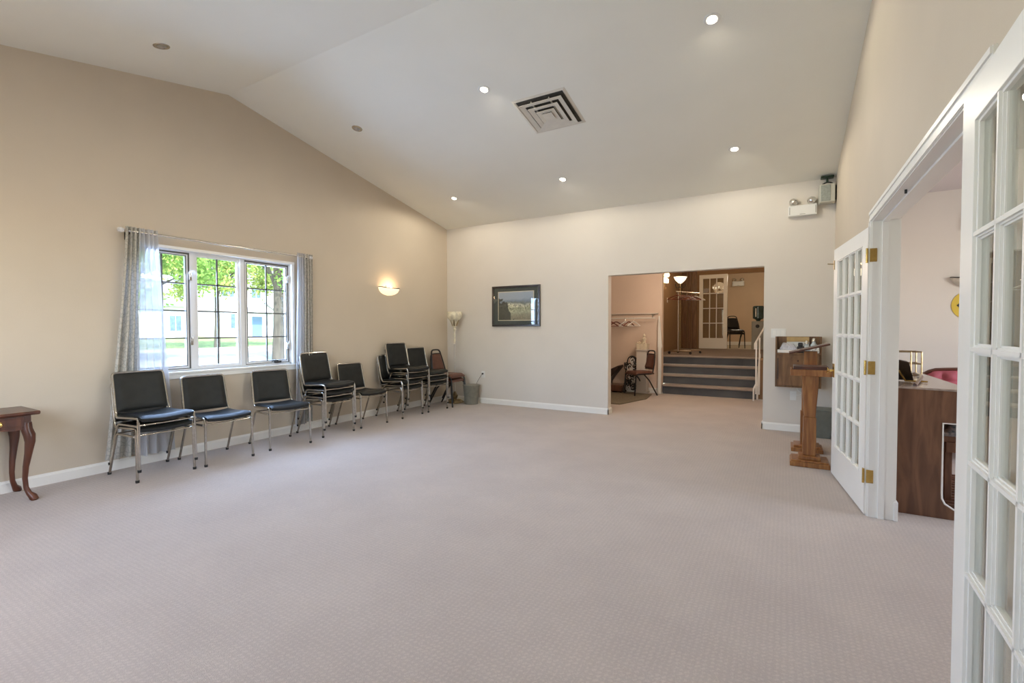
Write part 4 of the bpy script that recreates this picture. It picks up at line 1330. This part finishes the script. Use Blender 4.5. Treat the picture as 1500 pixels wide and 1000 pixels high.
# pedestal with white planter
pdst = thing('pedestal', 'tall beige pedestal against the foyer nook wall', 'pedestal', (-2.50, 9.61, 0))
MB().box(-.10, .10, -.10, .10, .04, .86).build('shaft', WALLB, pdst, smooth=False, bevel=.004)
MB().box(-.12, .12, -.12, .12, 0, .04).build('base', WALLB, pdst, smooth=False, bevel=.004)
MB().box(-.12, .12, -.12, .12, .86, .885).build('cap', WALLB, pdst, smooth=False, bevel=.004)
pl = thing('planter', 'white planter box with pale figurine on the foyer pedestal', 'planter', (-2.50, 9.61, .885))
CREAM = mat('cream_ceramic', (.78, .70, .54), .4, 0, .06, 20)
MB().hexa([(-.10, -.08, 0), (.10, -.08, 0), (.10, .08, 0), (-.10, .08, 0)], [(-.12, -.09, .12), (.12, -.09, .12), (.12, .09, .12), (-.12, .09, .12)]).build('box', CREAM, pl, smooth=False, bevel=.006)
MB().lathe([(0, .10), (.035, .12), (.03, .17), (.045, .21), (.02, .25), (.028, .28), (.0, .33)], (.03, 0, 0), 12).build('figurine', CREAM, pl)
for k in range(5):
    MB().lathe([(0, -.02), (.02, 0), (0, .02)], (-.09 + .035 * k, -.03, .135 + .01 * (k % 2)), 8).build('flower', CREAM, pl)

# far room objects
wc = thing('water_cooler', 'grey water cooler with dark bottle in the far upper room', 'water cooler', (-.66, 14.95, .73))
MB().box(-.15, .17, -.15, .15, 0, .78).build('body', mat('cooler_grey', (.30, .29, .25), .4, 0, .04, 8), wc, smooth=False, bevel=.02)
MB().lathe([(0, 0), (.05, 0), (.05, .01), (0, .01)], (.0, -.155, .64), 14, 'y').build('tap_recess', BLK, wc)
MB().lathe([(.05, .78), (.06, .82), (.14, .86), (.145, 1.18), (.12, 1.21), (0, 1.22)], (0.01, 0, 0), 20).build('bottle', DGLASS, wc)
MB().box(-.06, -.03, -.15, -.14, .90, 1.14).build('bottle_label', PAPER, wc, smooth=False)
emergency((-1.19, 14.42 + .0, 2.58), 0, 'white emergency light above the far upper doorway') if False else emergency((-1.42, 18.17, 2.78), 0, 'white emergency light on the far upper room wall').scale.__imul__(1.25)
ls = MB().box(-.004, 0, -.05, .05, -.06, .06).build('light_switch', PLASTW)
ls.location = (-2.59, 12.35, 2.03)
tag(ls, 'pale switch plate on the raised hall left wall below the sconce', 'switch')

# ------------------------------------------------------------------ organ room on the right
RY, RX, RZ = 7.3, 4.5, 2.9
struct(MB().box(C2, RX, RY, RY + .1, 0, RZ).build('wall_organ_room_back', WALLW, smooth=False), 'pale wall behind the organ', 'wall')
struct(MB().box(RX, RX + .1, Y0, 3.0, 0, RZ).box(RX, RX + .1, 5.4, RY, 0, RZ).box(RX, RX + .1, 3.0, 5.4, 0, .9).box(RX, RX + .1, 3.0, 5.4, 2.5, RZ).build('wall_organ_room_right', WALLW, smooth=False), 'far side wall of the organ room with unseen window opening added for the fill light', 'wall')
struct(MB().box(C2, RX, Y0 - .1, Y0, 0, RZ).build('wall_organ_room_front', WALLW, smooth=False), 'near wall of the organ room', 'wall')
struct(MB().box(C2, RX + .1, Y0 - .1, RY + .1, RZ, RZ + .1).build('ceiling', mat('lavender_ceiling', (.66, .62, .64), .85, 0, .01, 2), smooth=False), 'greyish ceiling of the organ room', 'ceiling')
struct(MB().box(C2, C2 + .012, B, RY, 0, RZ).build('wall_organ_room_left', WALLW, smooth=False), 'short stub wall of the organ room', 'wall')
struct(MB().prism([(RY - q[0], q[1]) for q in bb_profile()], 'x', C2, RX).build('baseboard_organ_room', TRIM, smooth=False), 'white baseboard of the organ room', 'baseboard')

og = thing('organ', 'walnut electric organ with white-edged end panel seen through the doorway', 'organ', (0, 0, 0))
oy0, oy1 = 4.22, 4.27
side = [(.672, 0), (1.045, 0), (1.045, .03)]
side += [(1.03, .055), (.985, .085), (.955, .105), (.940, .14), (.938, .18), (.938, .655), (1.30, .655), (1.30, .80), (1.10, .872), (.672, .882)]
MB().prism(side, 'y', oy0, oy1).build('end_panel', WALNUT, og, smooth=False, bevel=.003)
MB().prism(side, 'y', 5.60, 5.65).build('end_panel', WALNUT, og, smooth=False, bevel=.003)
edge = [(1.30, .655), (.938, .655), (.938, .18), (.940, .14), (.955, .105), (.985, .085), (1.03, .055), (1.045, .03), (1.045, 0.01)]
MB().tube([(x, oy0 - .001, z) for x, z in edge], .0055, 6).build('edge_molding', TRIM, og)
MB().box(.672, .70, oy1, 5.60, .05, .88).build('back_panel', WALNUT, og, smooth=False)
MB().box(.70, .94, oy1, 5.60, .60, .64).box(.90, .935, oy1, 5.60, .02, .60).build('knee_panel', WALNUT, og, smooth=False)
MB().hexa([(.665, oy0 - .005, .882), (1.10, oy0 - .005, .872), (1.10, 5.66, .872), (.665, 5.66, .882)], [(.665, oy0 - .005, .895), (1.10, oy0 - .005, .886), (1.10, 5.66, .886), (.665, 5.66, .895)]).build('top_board', wood('pale_walnut', (.42, .34, .29), (.30, .23, .19), 5, (1, 9, 1), .25, .4), og, smooth=False)
MB().box(.95, 1.28, oy1 + .05, 5.58, .66, .68).build('key_bed', WALNUT, og, smooth=False)
for k in range(36):
    y = oy1 + .09 + k * .0345
    MB().box(1.06, 1.27, y, y + .031, .682, .70).build('key', PLASTW, og, smooth=False)
for s_ in range(13):
    y = oy1 + .06 + s_ * .075
    MB().box(.95, 1.38, y, y + .022, .05, .075).build('pedal', WALNUT, og, smooth=False)
MB().tube([(.80 + .20 * sin(pi * u / 2), 4.30 + 1.1 * u, .90 + .015 * sin(pi * u)) for u in [i / 8 for i in range(9)]], .012, 8).build('fallboard_edge', OAKD, og)
ms = thing('music_stand_board', 'dark folding music rest standing on the organ top', 'music rest', (0, 0, 0))
MB().hexa([(.70, 4.42, 1.075), (.79, 4.44, 1.05), (.86, 4.66, .90), (.75, 4.70, .90)], [(.69, 4.43, 1.08), (.78, 4.455, 1.06), (.85, 4.675, .905), (.74, 4.715, .905)]).build('board', mat('rest_dark', (.035, .022, .016), .35, 0, .2, 20), ms, smooth=False)
MB().tube([(.74, 4.50, .99), (.80, 4.62, .905)], .006).tube([(.80, 4.62, .90), (.93, 4.60, .90)], .006).build('strut', BRASS, ms)
rk = thing('wire_rack', 'brass wire book rack behind the organ', 'rack', (0, 0, 0))
for z in (.905, 1.0, 1.10):
    MB().tube([(.76, 5.15, z), (1.0, 5.15, z), (1.0, 5.35, z), (.76, 5.35, z), (.76, 5.15, z)], .005, 6).build('shelf_wire', ABRASS, rk)
for (x, y) in ((.76, 5.15), (1.0, 5.15), (1.0, 5.35), (.76, 5.35), (.93, 5.15)):
    MB().tube([(x, y, .888), (x, y, 1.10)], .006, 6).build('post', ABRASS, rk)
# bench with floral cushion
obn = thing('organ_bench', 'walnut organ bench with floral cushion beneath the key overhang', 'bench', (1.175, 4.86, 0))
MB().box(-.19, .19, -.42, .42, .49, .53).build('seat', WALNUT, obn, smooth=False, bevel=.004)
for sx in (-1, 1):
    for sy in (-1, 1):
        MB().box(sx * .15 - .02, sx * .15 + .02, sy * .38 - .02, sy * .38 + .02, 0, .49).build('leg', WALNUT, obn, smooth=False, bevel=.003)
FLOR = mat('floral_cloth', (.55, .45, .38), .8, 0, 0, 28, 0, 60, None, 0, (.05, .09, .12))
MB().sheet(lambda u, v: (-.185 + .37 * u, -.41 + .82 * v, .555 + .045 * min(1, min(u, 1 - u, v, 1 - v) / .12) ** .5), 10, 16, .045, (0, 0, 1)).build('cushion', FLOR, obn, angle=60)
MB().box(-.17, .17, -.43, -.40, .42, .49).build('apron', WALNUT, obn, smooth=False)

# tufted rose sofa
sf = thing('tufted_settee', 'rose pink button-tufted settee back with dark carved rail', 'settee', (0, 0, 0))
SX = 1.20
def sofa(u, v):
    x = 1.32 + 1.3 * u
    z = .36 + (.45 + .045 * sin(pi * min(1, u * 1.0 + .15)) + (.0 if u > .06 else -.05 * (1 - u / .06))) * v
    a = abs(sin(u * pi * 9)) * abs(sin(v * pi * 4))
    y = 6.68 - .05 * a - .03 * sin(pi * v)
    return (x, y, z)
MB().sheet(sofa, 90, 30, .07, (0, -1, 0)).build('backrest', PINK, sf, angle=80)
MB().tube([(1.31 + 1.32 * u, 6.70, .82 + .05 * sin(pi * min(1, u + .15)) - (.0 if u > .06 else .05 * (1 - u / .06))) for u in [i / 24 for i in range(25)]], .018, 8).build('carved_rail', OAKD, sf)
MB().box(1.32, 2.62, 6.02, 6.70, .22, .40).build('seat', PINK, sf, smooth=False, bevel=.03)
for (x, y) in ((1.37, 6.07), (2.57, 6.07), (1.37, 6.65), (2.57, 6.65)):
    MB().tube([(x, y, .23), (x, y, 0)], .025, 8, .015).build('leg', OAKD, sf)

sconce((1.86, RY, 1.87), -pi / 2, False, 'unlit half-bowl frosted sconce above the yellow sign in the organ room')
emergency((1.94, RY, 2.42), 0, 'white emergency light high in the organ room')
ys = thing('round_sign', 'round yellow sign with black arrow pointing left in the organ room', 'sign', (1.84, RY, 1.565))
MB().lathe([(0, 0), (.17, 0), (.17, -.008), (0, -.008)], seg=40, axis='y').build('disc', YEL, ys)
MB().prism([(-.125, 0), (-.005, .14), (-.005, .05), (.10, .05), (.10, -.05), (-.005, -.05), (-.005, -.14)], 'y', -.012, -.008).build('arrow', BLK, ys, smooth=False)

# ------------------------------------------------------------------ outside
GRASS = mat('lawn', (.26, .36, .13), .9, 0, .3, 3, .4, 40)
ASPH = mat('road', (.58, .57, .55), .9, 0, .08, 2)
gr = MB()
prof = [(-5.6, -.35), (-20, -.35), (-36, -.1), (-48, .35), (-75, 1.4), (-130, 3.0)]
gr.add([(x, -90, z) for x, z in prof] + [(x, 120, z) for x, z in prof], [(i, i + 1, i + 7, i + 6) for i in range(5)])
tag(gr.build('lawn', GRASS), 'sunlit lawn outside rising to the white house', 'lawn', None, 'structure')
rd = MB().add([(-19, -90, -.30), (-34, -90, -.08), (-34, 120, -.08), (-19, 120, -.30)], [(0, 1, 2, 3)])
tag(rd.build('road', ASPH), 'pale sunlit street outside the window', 'road', None, 'structure')
tag(MB().box(-35.0, -34.4, -90, 120, -.2, .04).build('curb', mat('curb', (.6, .6, .58), .8, 0, .05, 3), smooth=False), 'low pale curb along the far street edge', 'curb', None, 'structure')

SID = mat('white_siding', (.85, .86, .88), .6, 0, .02, 2)
BLUE = mat('blue_door_paint', (.16, .26, .42), .5, 0, .05, 3)
ROOF = mat('grey_shingles', (.28, .28, .30), .8, 0, .2, 9)
WGL = mat('far_window_glass', (.12, .20, .28), .15, 0, .2, 4)


def house(yc, ylen, xf, g, h, label, door_y=None, wins=()):
    t = thing('house', label, 'house', (xf, yc, g))
    MB().box(-9, 0, -ylen / 2, ylen / 2, -1.0, h).build('wall', SID, t, smooth=False)
    for k in range(int(h / .3)):
        MB().box(0, .03, -ylen / 2, ylen / 2, k * .3, k * .3 + .03).build('siding_course', SID, t, smooth=False)
    MB().prism([(-9.6, h), (.6, h), (-4.5, h + 3)], 'y', -ylen / 2 - .4, ylen / 2 + .4).build('roof', ROOF, t, smooth=False)
    for (y, z, w_, h_) in wins:
        f = MB().box(.0, .06, y - w_ / 2 - .1, y + w_ / 2 + .1, z - .1, z + h_ + .1).build('window', TRIM, t, smooth=False)
        MB().box(.06, .09, y - w_ / 2, y - .04, z, z + h_).box(.06, .09, y + .04, y + w_ / 2, z, z + h_).build('pane', WGL, f, smooth=False)
    if door_y is not None:
        y = door_y
        MB().box(0, .1, y - .6, y + .6, 0, 2.25).build('door', BLUE, t, smooth=False)
        MB().prism([(y - 1.6, 2.7), (y + 1.6, 2.7), (y, 3.7)], 'x', 0, 1.4).build('portico_gable', SID, t, smooth=False)
        MB().prism([(y - 1.85, 2.62), (y - 1.6, 2.62), (y, 3.72), (y + 1.6, 2.62), (y + 1.85, 2.62), (y, 3.9)], 'x', 0, 1.6).build('portico_roof', ROOF, t, smooth=False)
        for s_ in (-1.4, 1.4):
            MB().box(1.15, 1.35, y + s_ - .1, y + s_ + .1, 0, 2.7).build('column', SID, t, smooth=False)
        MB().box(0, 1.8, y - 1.7, y + 1.7, -.3, 0).build('porch_step', mat('porch', (.5, .5, .5), .8, 0, .05, 3), t, smooth=False)
    return t


house(35.5, 17, -50, .45, 6.2, 'white two-storey house across the street with blue door and porch gable', -5.0, [(-7.3, 1, .9, 1.5), (-0.5, 1, 1.4, 1.5), (-5, 4.3, 1.0, 1.2), (0, 4.3, 1.2, 1.2), (-8, 4.3, 1.2, 1.2), (6, 1, 1.4, 1.5)])
house(16.5, 17, -52, .4, 3.2, 'long low white house across the street left of the trees', None, [(-6, .8, 1.3, 1.5), (-1.5, .8, 1.6, 1.5), (3, .8, 1.3, 1.5), (7, .8, 1, 1.5)])

LEAF = mat('leaves', (.30, .50, .10), .6, 0, 0, 1.2, 0, 60, None, 0, (.14, .30, .05))
LEAF.node_tree.nodes['Principled BSDF'].inputs['Subsurface Weight'].default_value = 0
LEAFY = mat('autumn_leaves', (.42, .50, .12), .6, 0, 0, 1.2, 0, 60, None, 0, (.22, .34, .06))
BARK = mat('bark', (.10, .09, .075), .9, 0, .25, 6, .8, 14, None, 0, None, (1, 1, .25))


def tree(x, y, g, tr_r, crown, n, label, m, leaf=.28, th=6, seed=1):
    rr = random.Random(seed)
    t = thing('tree', label, 'tree', (x, y, g), group='trees outside the window')
    tk = MB().tube([(0, 0, -.3), (.05, .03, th * .3), (-.05, .08, th * .6), (0, 0, th)], [tr_r * 1.25, tr_r, tr_r * .85, tr_r * .6], 12)
    tk.build('trunk', BARK, t)
    for k in range(5):
        a = rr.uniform(0, 6.28)
        MB().tube([(0, 0, th * (.5 + .08 * k)), (1.0 * cos(a), 1.0 * sin(a), th * (.7 + .06 * k)), (2.2 * cos(a), 2.2 * sin(a), th * (.85 + .06 * k))], [tr_r * .4, tr_r * .28, tr_r * .1], 8).build('branch', BARK, t)
    m_ = MB()
    cl_ = []
    for k in range(46):
        th_ = rr.uniform(0, 2 * pi)
        ph = rr.uniform(-1, 1)
        r_ = rr.uniform(.35, 1)
        cl_.append((crown[0] * r_ * cos(th_) * sqrt(1 - ph * ph), crown[1] * r_ * sin(th_) * sqrt(1 - ph * ph), crown[3] + crown[2] * r_ * ph))
    for k in range(n):
        c = cl_[rr.randrange(len(cl_))]
        p = Vector((c[0] + rr.gauss(0, .42), c[1] + rr.gauss(0, .42), c[2] + rr.gauss(0, .32)))
        a = Vector((rr.gauss(0, 1), rr.gauss(0, 1), rr.gauss(0, 1))).normalized() * leaf
        b = a.orthogonal().normalized() * leaf * .5
        m_.add([p - a, p + b, p + a, p - b], [(0, 1, 2, 3)])
    me = bpy.data.meshes.new('foliage')
    me.from_pydata(m_.v, [], m_.f)
    me.materials.append(m)
    f = bpy.data.objects.new('foliage', me)
    COL.objects.link(f)
    f.parent = t
    f['kind'] = 'stuff'
    return t


tree(-21.5, 14.2, -.33, .25, (2.2, 4.6, 2.6, 6.2), 9500, 'big tree with thick grey trunk seen through the right sash', LEAF, .10, 6, 1)
tree(-35.5, 18.7, -.12, .17, (3.0, 5.0, 3.0, 6.4), 9500, 'tree with slim trunk seen through the middle sash', LEAFY, .14, 6, 2)
tree(-25, 9.4, -.3, .2, (2.6, 3.6, 2.7, 5.6), 9500, 'leafy green tree seen through the left sash', LEAF, .12, 5, 3)
tree(-72, 24, 1.3, .4, (6, 10, 4.5, 10), 3500, 'distant green tree behind the long white house', LEAF, .4, 8, 4)
tree(-72, 52, 1.4, .4, (6, 9, 4.5, 9), 3000, 'distant green tree right of the white two-storey house', LEAF, .4, 8, 5)
